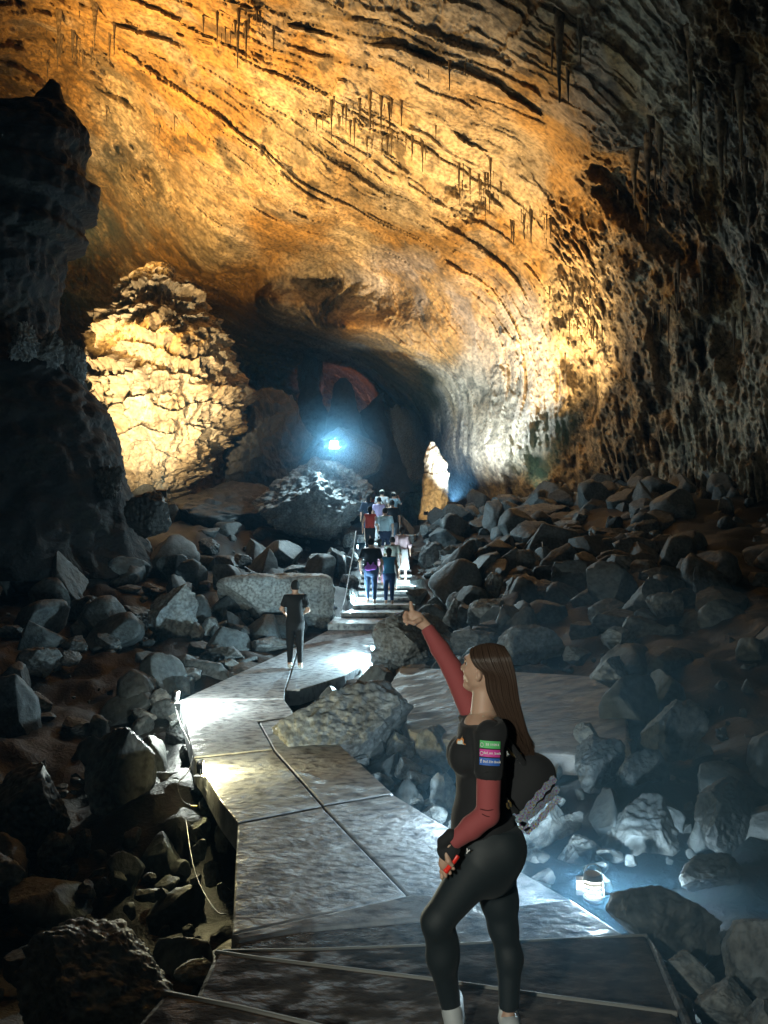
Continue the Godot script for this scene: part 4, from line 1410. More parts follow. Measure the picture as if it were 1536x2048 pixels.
func build_lamps() -> void:
	var cool := Color(0.80, 0.95, 1.0)
	var neutral := Color(0.93, 0.97, 0.93)
	var yellowish := Color(1.0, 0.94, 0.70)
	var warm := Color(1.0, 0.78, 0.45)
	# along the path
	flood("white finned path lamp at the back left corner of the concrete", gnd(352, 1406, 0.10), gnd(560, 1420, 0.0), neutral, 17.0, 0.17, 16.0)
	flood("yellowish finned path lamp at the left edge of the concrete", gnd(402, 1552, -0.02), gnd(560, 1540, 0.0), yellowish, 5.5, 0.15, 16.0)
	flood("white lamp tucked behind the boulder right of the ramp", gnd(748, 1304, 0.22), gnd(660, 1330, 0.1), cool, 34.0, 0.12, 16.0)
	flood("white lamp on the low wide step by the pointing hand", gnd(800, 1250, 0.2), gnd(700, 1250, 0.3), cool, 12.0, 0.10, 16.0)
	flood("white lamp at the left foot of the stairs", Vector3(-0.93, 0.72, -21.7), Vector3(0.6, 0.8, -21.4), cool, 8.0, 0.15, 16.0)
	flood("white lamp on the right side of the stairs", Vector3(0.96, 1.05, -23.0), Vector3(-0.4, 0.9, -22.3), cool, 10.0, 0.17, 16.0)
	flood("white lamp on the upper left side of the stairs", Vector3(-0.92, 2.1, -26.3), Vector3(0.5, 2.2, -26.0), cool, 7.0, 0.15, 16.0)
	flood("dazzling white lamp on the rock mass high left of the stairs", at(668, 898, 28.2), Vector3(0.5, 1.0, -16), cool, 80.0, 0.32, 30.0)
	flood("white path lamp hidden behind the woman at the path's right edge", gnd(992, 1664, 0.0), gnd(700, 1640, 0.0), Color(0.84, 0.95, 1.0), 9.0, 0.15, 14.0)
	# the near one: a white louvered garden lamp with a wire handle
	var base := gnd(1186, 1800, -0.01)
	var t := thing("path_lamp", "bright white louvered lamp with wire handle on the near path edge", "path lamp", base)
	part("glowing_core", cyl(0.045, 0.045, 0.13), glow("louver_lamp_glow", Color(1.0, 0.98, 0.93), 34.0), t).position.y = 0.085
	for k in 5:
		part("louver", cyl(0.066, 0.052, 0.014, 24), mats.white_paint, t).position.y = 0.03 + k * 0.03
	part("cap", cyl(0.06, 0.05, 0.016, 24), mats.white_paint, t).position.y = 0.172
	part("base", cyl(0.065, 0.065, 0.02, 24), mats.grey_metal, t).position.y = 0.01
	part("back_plate", box(Vector3(0.05, 0.13, 0.012), 0.004), mats.grey_metal, t).position = Vector3(-0.085, 0.085, -0.03)
	part("handle", tube(smooth_line([Vector3(-0.055, 0.03, 0.02), Vector3(-0.06, 0.17, 0.0), Vector3(-0.03, 0.235, 0), Vector3(0.03, 0.235, 0), Vector3(0.062, 0.17, 0), Vector3(0.07, 0.03, 0.03)], 5), 0.0045, 6), mats.white_paint, t)
	var l := OmniLight3D.new()
	l.name = "lamp_light"
	l.light_color = Color(0.82, 0.94, 1.0)
	l.light_energy = 15.0
	l.light_size = 0.04
	l.omni_range = 40.0
	l.omni_attenuation = 2.0
	l.shadow_enabled = true
	t.add_child(l, true)
	l.position = Vector3(0, 0.09, 0)
	# warm floods that wash the vault, set among the rocks
	var washer := flood("warm floodlight hidden behind the black stalagmite mass, aimed at the roof", Vector3(-12.9, 12.0, -26.3), Vector3(-4, 19.5, -37), warm, 880.0, 0.45, 8.0, 62.0)
	var sd := (at(320, 560, 32.5) - washer.position).normalized()
	var shield := part("added_shield_plate", box(Vector3(1.5, 0.5, 0.02)), mats.black_plastic, washer)  # added unseen plate that keeps the roof beam off the bulky stalagmite
	shield.transform = Transform3D(Basis.looking_at(sd, Vector3.UP), Vector3(0, 0.28, 0) + sd * 0.9 + Vector3(0, -0.12, 0))
	flood("warm floodlight hidden behind the black mass's foot, aimed at the bulky stalagmite", at(214, 925, 25.2), at(296, 780, 33.0), Color(1.0, 0.88, 0.68), 230.0, 0.3, 8.0, 37.0)
	flood("added warm floodlight behind the unlit boulder, aimed at the bulky stalagmite's right side", at(322, 1000, 22.4), at(318, 730, 33.0), Color(1.0, 0.88, 0.68), 260.0, 0.3, 8.0, 21.0)  # second lamp, added to brighten the right side and peak
	flood("warm floodlight behind the rubble at the foot of the right wall", at(1085, 1004, 33.5), at(960, 440, 35.0), Color(1.0, 0.82, 0.54), 640.0, 0.4, 8.0, 48.0)
	flood("warm floodlight behind the rubble under the tall right wall", at(1268, 1026, 28.0), at(1270, 620, 29.0), warm, 48.0, 0.3, 8.0, 70.0)
	flood("warm floodlight at the foot of the small bright column", at(852, 1032, 34.0), at(872, 960, 38.0), Color(1.0, 0.86, 0.60), 17.0, 0.2, 8.0, 50.0)
	flood("pink floodlight behind the blunt stalagmite", at(688, 815, 53.0), at(700, 770, 64.0), Color(1.0, 0.70, 0.66), 30.0, 0.3, 8.0, 26.0)
	flood("white floodlight among the rocks at the stair top, aimed at the fluted wall", at(905, 1018, 34.6), at(970, 740, 41.5), Color(0.84, 0.93, 1.0), 330.0, 0.3, 8.0, 38.0)
	flood("white path lamp beside the steps behind the photographer", Vector3(-1.4, 2.5, 0.5), Vector3(0.42, 1.40, -3.4), Color(0.95, 0.96, 0.90), 12.0, 0.17, 14.0, 22.0)
	# wires along the path edge
	var c := part("cable", tube(smooth_line([gnd(350, 1412, 0.02), gnd(362, 1450, -0.02), gnd(384, 1500, -0.05), gnd(378, 1540, -0.1), gnd(356, 1568, -0.2), gnd(364, 1600, -0.3), gnd(384, 1612, -0.3)], 6), 0.006, 6), mats.cable)
	tag(c, "black lamp cable trailing along the left path edge to a yellow tag", "cable")
	part("yellow_tag", box(Vector3(0.07, 0.012, 0.03), 0.003), mats.yellow_tag, c).position = gnd(388, 1612, -0.28)
	tag(part("cable", tube(smooth_line([at(1084, 1084, 21), at(1094, 1114, 20), at(1160, 1146, 18), at(1210, 1195, 16), at(1258, 1248, 14.5), at(1310, 1320, 12.5), at(1340, 1350, 11.5), at(1380, 1412, 10)], 6), 0.012, 6), mats.pale_cable), "long pale cable looping down across the right rubble slope", "cable")
	tag(part("cable", tube(smooth_line([at(712, 1062, 26), at(708, 1090, 25), at(704, 1120, 23.8), at(698, 1150, 22.8), at(690, 1196, 21.2), at(680, 1226, 20)], 6), 0.012, 6), mats.pale_cable), "pale lamp cable running down the left side of the stairs", "cable")
	tag(part("cable", tube(smooth_line([gnd(372, 1640, -0.3), gnd(384, 1720, -0.3), gnd(400, 1770, -0.3), gnd(432, 1822, -0.25), gnd(452, 1828, -0.2)], 6), 0.005, 6), mats.cable), "thin dark wire lying below the near left path edge", "cable")
# ---------------------------------------------------------------- people
func cloth(color: Color) -> StandardMaterial3D:
	var m := mat("cloth_" + color.to_html(false), color, 0.85)
	m.rim_enabled = true
	m.rim = 0.03 if color.v < 0.1 else 0.25
	m.rim_tint = 0.5
	return m

# a walker seen mostly from behind, facing away (-z).  o: shirt, legs, hair colours; hair length; sleeve 0..2; bare legs; stride; arm poses
func walker(label: String, feet: Vector3, height: float, yaw: float, o: Dictionary) -> Node3D:
	var t := thing("person", label, "person", feet)
	t.rotation.y = yaw
	var s := height / 1.70
	var V := func(x: float, y: float, z: float) -> Vector3: return Vector3(x, y, z) * s
	var c: float = o.get("cell", 0.022)
	var fat: float = o.get("fat", 1.0)
	var stride: float = o.get("stride", 0.12)
	var hipx := 0.088
	var ll := [V.call(-hipx, 0.90, 0), V.call(-hipx - 0.005, 0.49, -stride * 0.65), V.call(-hipx - 0.005, 0.09, -stride + 0.02)]
	var rl := [V.call(hipx, 0.90, 0), V.call(hipx + 0.005, 0.48, stride * 0.25 - 0.04), V.call(hipx + 0.005, 0.09, stride)]
	var sh := 0.185 * (0.9 if o.get("woman", false) else 1.0)
	var la: Array = o.get("left_arm", [Vector3(-0.25, 1.13, 0.02), Vector3(-0.26, 0.88, -0.06)])
	var ra: Array = o.get("right_arm", [Vector3(0.25, 1.13, 0.04), Vector3(0.26, 0.88, -0.02)])
	var arm_l := [V.call(-sh, 1.385, 0), la[0] * s, la[1] * s]
	var arm_r := [V.call(sh, 1.385, 0), ra[0] * s, ra[1] * s]
	var head: Vector3 = V.call(0, 1.585, -0.02) + o.get("nod", Vector3.ZERO)
	var X := Vector3.BACK
	var trunk := [[V.call(0, 1.30, 0), V.call(0, 1.08, 0.0), 0.165 * s * fat, 0.135 * s * fat, X, 1.5], [V.call(0, 1.08, 0), V.call(0, 0.93, 0.01), 0.135 * s * fat, 0.165 * s * fat, X, 1.4], [V.call(-sh + 0.02, 1.385, 0), V.call(sh - 0.02, 1.385, 0), 0.062 * s, 0.062 * s]]
	var legs := [[ll[0], ll[1], 0.088 * s * fat, 0.056 * s], [ll[1], ll[2], 0.056 * s, 0.036 * s], [rl[0], rl[1], 0.088 * s * fat, 0.056 * s], [rl[1], rl[2], 0.056 * s, 0.036 * s]]
	var arms := []
	for a in [arm_l, arm_r]:
		arms.append([a[0], a[1], 0.05 * s * fat, 0.04 * s])
		arms.append([a[1], a[2], 0.04 * s, 0.026 * s])
		var dir: Vector3 = (a[2] - a[1]).normalized()
		arms.append([a[2], a[2] + dir * 0.09 * s, 0.03 * s, 0.022 * s, Vector3.RIGHT, 1.5])
		arms.append([a[2] + dir * 0.08 * s, a[2] + dir * 0.155 * s + Vector3(0, 0, -0.015), 0.018 * s, 0.012 * s])
		arms.append([a[2] + dir * 0.03 * s, a[2] + dir * 0.08 * s + Vector3(0, 0, -0.035 * s), 0.013 * s, 0.010 * s])
	var feet_ := [[ll[2], ll[2] + V.call(0, -0.045, -0.10), 0.042 * s, 0.032 * s], [rl[2], rl[2] + V.call(0, -0.045, -0.10), 0.042 * s, 0.032 * s]]
	var skull := [["e", head, Vector3(0.075, 0.112, 0.095) * s], [V.call(0, 1.40, 0.01), head + Vector3(0, -0.05, 0.01) * s, 0.055 * s, 0.05 * s], [head + Vector3(0, -0.02, -0.09) * s, head + Vector3(0, -0.035, -0.108) * s, 0.012 * s, 0.012 * s], ["e", head + Vector3(-0.078, -0.012, 0.0) * s, Vector3(0.012, 0.03, 0.018) * s], ["e", head + Vector3(0.078, -0.012, 0.0) * s, Vector3(0.012, 0.03, 0.018) * s]]
	part("body", net(skull + trunk + arms + legs + feet_, 0.03 * s, c), mats.skin, t)
	var swell := func(list: Array, by: float) -> Array:
		var out := []
		for q in list:
			var n: Array = q.duplicate()
			if not n[0] is String:
				n[2] += by
				n[3] += by
			out.append(n)
		return out
	var sleeve: float = o.get("sleeve", 0.55)
	var top := trunk.duplicate()
	for a in [arm_l, arm_r]:
		if sleeve > 0.0:
			var f := minf(sleeve, 1.0)
			top.append([a[0], a[0].lerp(a[1], f), 0.053 * s * fat, 0.05 * s])
		if sleeve > 1.0:
			top.append([a[1], a[1].lerp(a[2], sleeve - 1.0), 0.045 * s, 0.034 * s])
	var hem: float = o.get("hem", 0.86)
	part("shirt", net(swell.call(top, 0.014 * s), 0.035 * s, c, [[V.call(0, hem, 0), Vector3.DOWN], [V.call(0, 1.44, 0), Vector3.UP]]), cloth(o.shirt), t)
	var low := [[V.call(0, 0.98, 0.01), V.call(0, 0.90, 0.015), 0.15 * s * fat, 0.165 * s * fat, X, 1.4]]
	if o.get("skirt", 0.0) > 0.0:
		low.append([V.call(0, 0.95, 0), V.call(0, o.skirt, 0), 0.17 * s, 0.23 * s, X, 1.25])
	else:
		low += legs
	part("skirt" if o.get("skirt", 0.0) > 0.0 else "trousers", net(swell.call(low, 0.012 * s), 0.03 * s, c, [[V.call(0, 1.0, 0), Vector3.UP], [V.call(0, o.get("ankle", 0.12), 0), Vector3.DOWN]]), cloth(o.legs), t)
	for q in feet_:
		part("shoe", net([[q[0] + V.call(0, -0.03, 0.03), q[1] + V.call(0, 0.0, -0.03), 0.045 * s, 0.036 * s]], 0.02 * s, 0.015, [[Vector3(0, 0.004, 0), Vector3.DOWN]]), cloth(o.get("shoes", Color(0.5, 0.4, 0.33))), t)
	var hl: float = o.get("hair_len", 0.0)
	var hair := [["e", head + V.call(0, 0.018, 0.018), Vector3(0.088, 0.112, 0.098) * s]]
	if hl > 0.0:
		hair.append([head + V.call(0, 0.0, 0.06), head + V.call(0, -hl, 0.10), 0.075 * s, 0.055 * s, X, 1.5])
	if o.get("bun", false):
		hair.append(["e", head + V.call(0, 0.085, 0.07), Vector3(0.05, 0.05, 0.05) * s])
	var hm := net(hair, 0.03 * s, c * 0.8, [[head + V.call(0, 0.02, -0.07), Vector3(0, -0.35, -1).normalized()]] + ([] if hl > 0.0 else [[head + V.call(0, -0.06, 0.0), Vector3.DOWN]]))
	part("hair", hm, cloth(o.hair), t)
	if o.get("cap", false):
		part("cap", net([["e", head + V.call(0, 0.05, 0.0), Vector3(0.095, 0.082, 0.108) * s], [head + V.call(0, 0.035, -0.08), head + V.call(0, 0.02, -0.16), 0.06 * s, 0.05 * s, Vector3.UP, 6.0]], 0.012, 0.014, [[head + V.call(0, 0.02, 0), Vector3.DOWN]]), cloth(o.cap_color), t)
	if o.has("strap"):
		part("strap", tube(smooth_line([V.call(-0.10, 1.43, 0.07), V.call(0.0, 1.25, 0.135), V.call(0.13, 1.02, 0.12)], 5), 0.014, 6), cloth(o.strap), t)
	return t

func build_walkers() -> void:
	var dark := Color(0.05, 0.04, 0.04)
	var jean := Color(0.22, 0.33, 0.47)
	var P := func(x: float, d: float, k: int) -> Vector3:
		var p := at(x, 1100, d)
		return Vector3(p.x, stair_level(k) if k >= 0 else stair_level(0), -d)
	var me := walker("person in black standing alone on the path, hair tied up", gnd(590, 1338), 1.66, 0.25, {"shirt": Color(0.012, 0.012, 0.014), "legs": Color(0.014, 0.015, 0.02), "hair": Color(0.012, 0.025, 0.025), "bun": true, "sleeve": 0.6, "shoes": Color(0.85, 0.87, 0.85), "woman": true, "stride": 0.06, "cell": 0.018, "left_arm": [Vector3(-0.26, 1.16, -0.02), Vector3(-0.14, 1.02, -0.2)], "right_arm": [Vector3(0.25, 1.13, 0.0), Vector3(0.14, 1.02, -0.2)]})
	var man := walker("tall man in black t-shirt and jeans carrying a purple bag, lowest on the stairs", P.call(742, 21.6, 0), 1.82, 0.0, {"shirt": Color(0.10, 0.12, 0.16), "legs": jean, "hair": dark, "sleeve": 0.65, "fat": 1.12, "stride": 0.16, "cell": 0.02, "hem": 0.78, "left_arm": [Vector3(-0.29, 1.13, 0.03), Vector3(-0.27, 0.9, -0.08)], "right_arm": [Vector3(0.28, 1.13, 0.03), Vector3(0.29, 0.9, -0.04)]})
	var bag := part("sling_bag", net([[Vector3(-0.10, 0, 0), Vector3(0.10, 0.02, 0), 0.075, 0.07, Vector3.BACK, 1.5], [Vector3(-0.07, 0.08, 0.01), Vector3(-0.09, 0.15, 0), 0.04, 0.02], [Vector3(0.05, 0.08, 0.01), Vector3(0.07, 0.15, 0), 0.04, 0.02]], 0.03, 0.014), cloth(Color(0.70, 0.42, 0.86)))
	bag.position = man.position + Vector3(0.0, 1.0, 0.19)
	tag(bag, "small purple bag worn on the tall man's lower back", "bag")
	walker("woman in bright blue tank top and jeans with long dark hair, beside the tall man", P.call(778, 21.4, 0), 1.55, 0.0, {"shirt": Color(0.28, 0.56, 0.74), "legs": Color(0.16, 0.29, 0.48), "hair": Color(0.10, 0.08, 0.08), "hair_len": 0.34, "sleeve": 0.0, "woman": true, "fat": 1.08, "stride": 0.08, "cell": 0.02, "shoes": Color(0.75, 0.6, 0.5)})
	walker("person in grey-white t-shirt hidden behind the woman in blue", P.call(785, 22.75, 2), 1.58, 0.0, {"shirt": Color(0.66, 0.68, 0.64), "legs": Color(0.6, 0.6, 0.58), "hair": dark, "sleeve": 0.6, "fat": 1.05})
	walker("woman in pale pink blouse and light wrap skirt near the right stair lamp", P.call(804, 23.4, 4), 1.60, 0.0, {"shirt": Color(0.80, 0.68, 0.70), "legs": Color(0.74, 0.72, 0.72), "hair": Color(0.12, 0.09, 0.09), "hair_len": 0.08, "sleeve": 1.3, "woman": true, "skirt": 0.35, "ankle": 0.35})
	walker("child in pale clothes half hidden by the tall man", P.call(759, 23.2, 3), 1.38, 0.1, {"shirt": Color(0.72, 0.66, 0.68), "legs": Color(0.75, 0.55, 0.62), "hair": dark, "hair_len": 0.15, "sleeve": 0.6})
	walker("person in coral red sleeveless top and dark trousers midway up the stairs", P.call(740, 25.6, 9), 1.62, 0.0, {"shirt": Color(0.72, 0.26, 0.22), "legs": Color(0.06, 0.08, 0.11), "hair": dark, "hair_len": 0.12, "sleeve": 0.0, "woman": true})
	walker("person in light grey-blue shirt and navy jeans midway up the stairs", P.call(770, 25.5, 8), 1.70, 0.0, {"shirt": Color(0.62, 0.72, 0.76), "legs": Color(0.08, 0.14, 0.24), "hair": dark, "sleeve": 0.6, "fat": 1.12, "left_arm": [Vector3(-0.28, 1.15, -0.06), Vector3(-0.2, 1.0, -0.24)]})
	walker("man in plain black shirt ahead of the grey-blue shirt", P.call(784, 26.6, 10), 1.74, 0.0, {"shirt": Color(0.06, 0.08, 0.12), "legs": Color(0.35, 0.4, 0.45), "hair": dark, "sleeve": 0.6, "fat": 1.15})
	walker("woman in lilac top in the middle of the upper group", P.call(758, 27.4, 12), 1.60, 0.0, {"shirt": Color(0.66, 0.62, 0.78), "legs": Color(0.72, 0.74, 0.76), "hair": dark, "sleeve": 0.5, "woman": true})
	walker("woman with long dark hair and dark blue dress at the upper left stair edge", P.call(736, 27.6, 12), 1.70, 0.0, {"shirt": Color(0.13, 0.19, 0.27), "legs": Color(0.16, 0.2, 0.28), "hair": Color(0.05, 0.05, 0.06), "hair_len": 0.42, "sleeve": 1.0, "woman": true, "skirt": 0.5, "ankle": 0.5})
	walker("man in white shirt and white cap with a dark strap across his back", P.call(764, 29.6, 14), 1.72, 0.0, {"shirt": Color(0.86, 0.88, 0.90), "legs": Color(0.5, 0.52, 0.55), "hair": dark, "cap": true, "cap_color": Color(0.88, 0.9, 0.86), "sleeve": 0.6, "strap": Color(0.08, 0.1, 0.14), "fat": 1.1})
	walker("person in pale blue and white cap at the stair top, right, raising a phone", P.call(787, 30.6, 14), 1.70, -0.4, {"shirt": Color(0.55, 0.66, 0.72), "legs": Color(0.4, 0.45, 0.5), "hair": dark, "cap": true, "cap_color": Color(0.88, 0.9, 0.9), "sleeve": 0.6, "right_arm": [Vector3(0.27, 1.22, -0.12), Vector3(0.12, 1.48, -0.26)], "left_arm": [Vector3(-0.26, 1.2, -0.12), Vector3(-0.06, 1.46, -0.27)]})
	walker("person in red patterned top at the stair top, left", P.call(747, 31.0, 14), 1.70, 0.2, {"shirt": Color(0.55, 0.25, 0.20), "legs": Color(0.3, 0.2, 0.2), "hair": Color(0.28, 0.14, 0.11), "hair_len": 0.2, "sleeve": 1.2, "woman": true})

# ---- the woman in front
func W(x: float, y: float, z := 0.0) -> Vector3:
	return at(x, y, 3.40 - z)

func bend_on_sleeve(m: Mesh, origin: Vector3, down: Vector3, outward: Vector3, r: float, lift: float) -> ArrayMesh:
	# lays a flat mesh (x along, y up, z out) round an upright sleeve
	var right := outward.cross(down).normalized()       # along +x of the lettering as seen from outside
	right = -right if right.dot(Vector3.RIGHT) < 0.0 else right
	var v := PackedVector3Array()
	var n := PackedVector3Array()
	var idx := PackedInt32Array()
	for s in m.get_surface_count():
		var a := m.surface_get_arrays(s)
		var base := v.size()
		var vs: PackedVector3Array = a[Mesh.ARRAY_VERTEX]
		for p in vs:
			var an := p.x / r
			var out := outward * cos(an) + right * sin(an)
			v.append(origin + out * (r + lift + p.z) - outward * 0.0 - down * p.y)
		var ii: PackedInt32Array = a[Mesh.ARRAY_INDEX] if a[Mesh.ARRAY_INDEX] != null and a[Mesh.ARRAY_INDEX].size() else PackedInt32Array(range(vs.size()))
		for i in ii:
			idx.append(base + i)
	return array_mesh(v, face_normals(v, idx), idx)

func text_mesh(s: String, size: float) -> TextMesh:
	var f := SystemFont.new()
	f.font_names = PackedStringArray(["Droid Sans"])
	f.font_weight = 700
	var t := TextMesh.new()
	t.text = s
	t.font = f
	t.font_size = 32
	t.pixel_size = size / 32.0
	t.depth = 0.0012
	t.curve_step = 2.0
	return t

func build_woman() -> void:
	var feet := W(960, 2045, 0.0)
	var t := thing("person", "woman in black t-shirt and leggings with maroon sleeves pointing up towards the stairs", "person", Vector3(feet.x, 0.35, feet.z))
	var keep := func(o: MeshInstance3D) -> MeshInstance3D:
		o.position = -t.position
		return o
	var X := Vector3.RIGHT
	var Z := Vector3.BACK
	# joints
	var sh_n := W(980, 1470, 0.155)
	var el_n := W(976, 1628, 0.205)
	var wr_n := W(903, 1687, 0.19)
	var sh_f := W(950, 1436, -0.15)
	var el_f := W(903, 1335, -0.22)
	var wr_f := W(852, 1253, -0.27)
	var chest := [W(964, 1478), W(962, 1570)]
	var trunk := [[chest[0], chest[1], 0.140, 0.128, X, 1.40], ["e", W(931, 1512, 0.075), Vector3(0.062, 0.072, 0.072)], ["e", W(925, 1508, -0.07), Vector3(0.062, 0.072, 0.072)],
		[chest[1], W(966, 1645), 0.122, 0.135, X, 1.25], [W(967, 1645), W(972, 1710), 0.15, 0.165, X, 1.14], [W(984, 1462, 0.14), W(953, 1440, -0.135), 0.055, 0.052]]
	var butt := [["e", W(1004, 1697, 0.078), Vector3(0.098, 0.112, 0.092)], ["e", W(1006, 1699, -0.078), Vector3(0.098, 0.112, 0.092)]]
	var hip_n := W(962, 1722, 0.085)
	var kn_n := W(874, 1843, 0.075)
	var an_n := W(902, 2014, 0.025)
	var hip_f := W(982, 1722, -0.085)
	var kn_f := W(1006, 1853, -0.06)
	var an_f := W(1017, 2040, 0.0)
	var legs := [[hip_n, kn_n, 0.095, 0.056], [kn_n, W(884, 1915, 0.05), 0.054, 0.053], [W(884, 1915, 0.05), an_n, 0.055, 0.034],
		[hip_f, W(999, 1800, -0.07), 0.100, 0.072], [W(999, 1800, -0.07), kn_f, 0.070, 0.054], [kn_f, W(1019, 1915, -0.04), 0.052, 0.047], [W(1019, 1915, -0.04), an_f, 0.046, 0.032], ["e", W(892, 1893, 0.055), Vector3(0.047, 0.085, 0.050)]]
	var arms := [[sh_n, el_n, 0.050, 0.044], [el_n, el_n.lerp(wr_n, 0.4), 0.043, 0.042], [el_n.lerp(wr_n, 0.4), wr_n, 0.042, 0.027], [sh_f, el_f, 0.054, 0.040], [el_f, el_f.lerp(wr_f, 0.4), 0.040, 0.039], [el_f.lerp(wr_f, 0.4), wr_f, 0.039, 0.026]]
	var bare := [[an_n, an_n + Vector3(0.01, -0.05, -0.08), 0.030, 0.022], [an_f, an_f + Vector3(0.01, -0.045, -0.08), 0.029, 0.022]]
	var head := W(970, 1338)
	var face := W(957, 1346)
	var neck := [W(975, 1436), W(965, 1388)]
	# clothes
	var swell := func(list: Array, by: float) -> Array:
		var out := []
		for q in list:
			var n: Array = q.duplicate()
			if n[0] is String:
				n[2] = n[2] + Vector3.ONE * by
			else:
				n[2] += by
				n[3] += by
			out.append(n)
		return out
	# feet inside the shoes: the near foot points away to the left, the far one lower
	var feet_ := [[an_n, an_n + Vector3(0.015, -0.06, -0.11), 0.036, 0.028], [an_f, an_f + Vector3(0.01, -0.055, -0.11), 0.034, 0.028]]
	var st := SurfaceTool.new()
	st.begin(Mesh.PRIMITIVE_TRIANGLES)
	st.append_from(net(swell.call(trunk + butt + legs + arms, -0.010) + bare + [[neck[0], neck[1], 0.050, 0.044]], 0.03, 0.013), 0, Transform3D())
	# head on a finer grid: skull, face, jaw, nose, lips, brow, ear
	var turned := Basis(Vector3.UP, -0.42)              # the face looks a little away from the eye
	var H := func(x: float, y: float, z := 0.0) -> Vector3: return head + turned * (W(x, y, z) - head)
	var hd := [["e", head, Vector3(0.092, 0.100, 0.076), turned], ["e", H.call(954.0, 1344.0), Vector3(0.052, 0.080, 0.060), turned], [H.call(942.0, 1373.0, 0.0), H.call(962.0, 1366.0, 0.040), 0.024, 0.022], [H.call(942.0, 1373.0, 0.0), H.call(962.0, 1366.0, -0.040), 0.024, 0.022],
		["e", H.call(934.0, 1372.5), Vector3(0.021, 0.018, 0.024), turned], [H.call(936.0, 1326.0), H.call(923.5, 1338.0), 0.0085, 0.0095], [H.call(936.0, 1337.0), H.call(926.0, 1341.0), 0.012, 0.010], ["e", H.call(928.5, 1341.5, 0.010), Vector3(0.009, 0.007, 0.008), turned], ["e", H.call(928.5, 1341.5, -0.010), Vector3(0.009, 0.007, 0.008), turned],
		[H.call(939.0, 1320.0, 0.026), H.call(934.5, 1319.0, 0.0), 0.012, 0.014], [H.call(939.0, 1320.0, -0.026), H.call(934.5, 1319.0, 0.0), 0.012, 0.014], ["e", H.call(944.0, 1345.0, 0.038), Vector3(0.024, 0.024, 0.020), turned], ["e", H.call(944.0, 1345.0, -0.038), Vector3(0.024, 0.024, 0.020), turned],
		["e", H.call(931.0, 1354.5), Vector3(0.011, 0.0065, 0.020), turned], ["e", H.call(931.5, 1361.0), Vector3(0.011, 0.0075, 0.018), turned], [neck[1] + Vector3(0.004, -0.085, 0), neck[1] + Vector3(0.008, 0.02, 0), 0.057, 0.050]]
	var ear := Basis.from_euler(Vector3(0, 0.25, 0.22))
	hd.append(["e", W(956.5, 1349, 0.078), Vector3(0.015, 0.026, 0.010), ear])
	hd.append([W(954, 1357, 0.078), W(954.5, 1360, 0.077), 0.007, 0.006])
	var cuts := [["e", H.call(938.5, 1330.0, 0.032), Vector3(0.012, 0.008, 0.014), turned], ["e", H.call(938.5, 1330.0, -0.032), Vector3(0.012, 0.008, 0.014), turned], ["e", W(956, 1349, 0.090), Vector3(0.007, 0.014, 0.006), ear]]
	st.append_from(net(hd, 0.012, 0.004, [], cuts), 0, Transform3D())
	# far hand: index finger raised, the rest curled, thumb out to the side
	var palm := W(834, 1237, -0.28)
	var dirp := (palm - wr_f).normalized()
	var hand := [[wr_f, palm, 0.025, 0.032, Z, 1.5], [palm, W(826, 1231, -0.285), 0.031, 0.026, Z, 1.5],
		[W(826, 1228, -0.28), W(823, 1216, -0.285), 0.0098, 0.009], [W(823, 1216, -0.285), W(821, 1205, -0.29), 0.009, 0.0075],
		[W(822, 1231, -0.285), W(812, 1226, -0.28), 0.0095, 0.009], [W(812, 1226, -0.28), W(808, 1234, -0.265), 0.009, 0.008],
		[W(822, 1237, -0.28), W(811, 1233, -0.27), 0.0095, 0.009], [W(811, 1233, -0.27), W(809, 1242, -0.255), 0.009, 0.008],
		[W(824, 1243, -0.27), W(813, 1241, -0.262), 0.009, 0.0085], [W(813, 1241, -0.262), W(814, 1248, -0.25), 0.0085, 0.0075],
		[W(840, 1240, -0.258), W(828, 1246, -0.245), 0.0125, 0.0105], [W(828, 1246, -0.245), W(818, 1244, -0.242), 0.0105, 0.0085]]
	st.append_from(net(hand, 0.008, 0.0035), 0, Transform3D())
	# near hand: hangs below the cuff, closed round the red handle
	var pn := W(893, 1716, 0.185)
	var hand_n := [[wr_n, pn, 0.027, 0.034, Vector3(0.6, 0, 0.8), 1.4], [pn, W(890, 1726, 0.19), 0.034, 0.030, Vector3(0.6, 0, 0.8), 1.4],
		[W(888, 1726, 0.165), W(884, 1742, 0.17), 0.0100, 0.0092], [W(884, 1742, 0.17), W(884, 1756, 0.185), 0.0092, 0.0075],
		[W(892, 1727, 0.175), W(889, 1742, 0.178), 0.0100, 0.0092], [W(889, 1742, 0.178), W(891, 1752, 0.20), 0.0092, 0.0078],
		[W(897, 1726, 0.185), W(897, 1739, 0.188), 0.0098, 0.009], [W(897, 1739, 0.188), W(900, 1746, 0.208), 0.009, 0.0078],
		[W(901, 1723, 0.195), W(904, 1733, 0.198), 0.009, 0.0084], [W(904, 1733, 0.198), W(907, 1737, 0.214), 0.0084, 0.0072],
		[W(893, 1708, 0.21), W(897, 1722, 0.225), 0.0125, 0.0105], [W(897, 1722, 0.225), W(904, 1730, 0.222), 0.0105, 0.0085]]
	st.append_from(net(hand_n, 0.008, 0.0035), 0, Transform3D())
	keep.call(part("body", st.commit(), mats.skin, t))
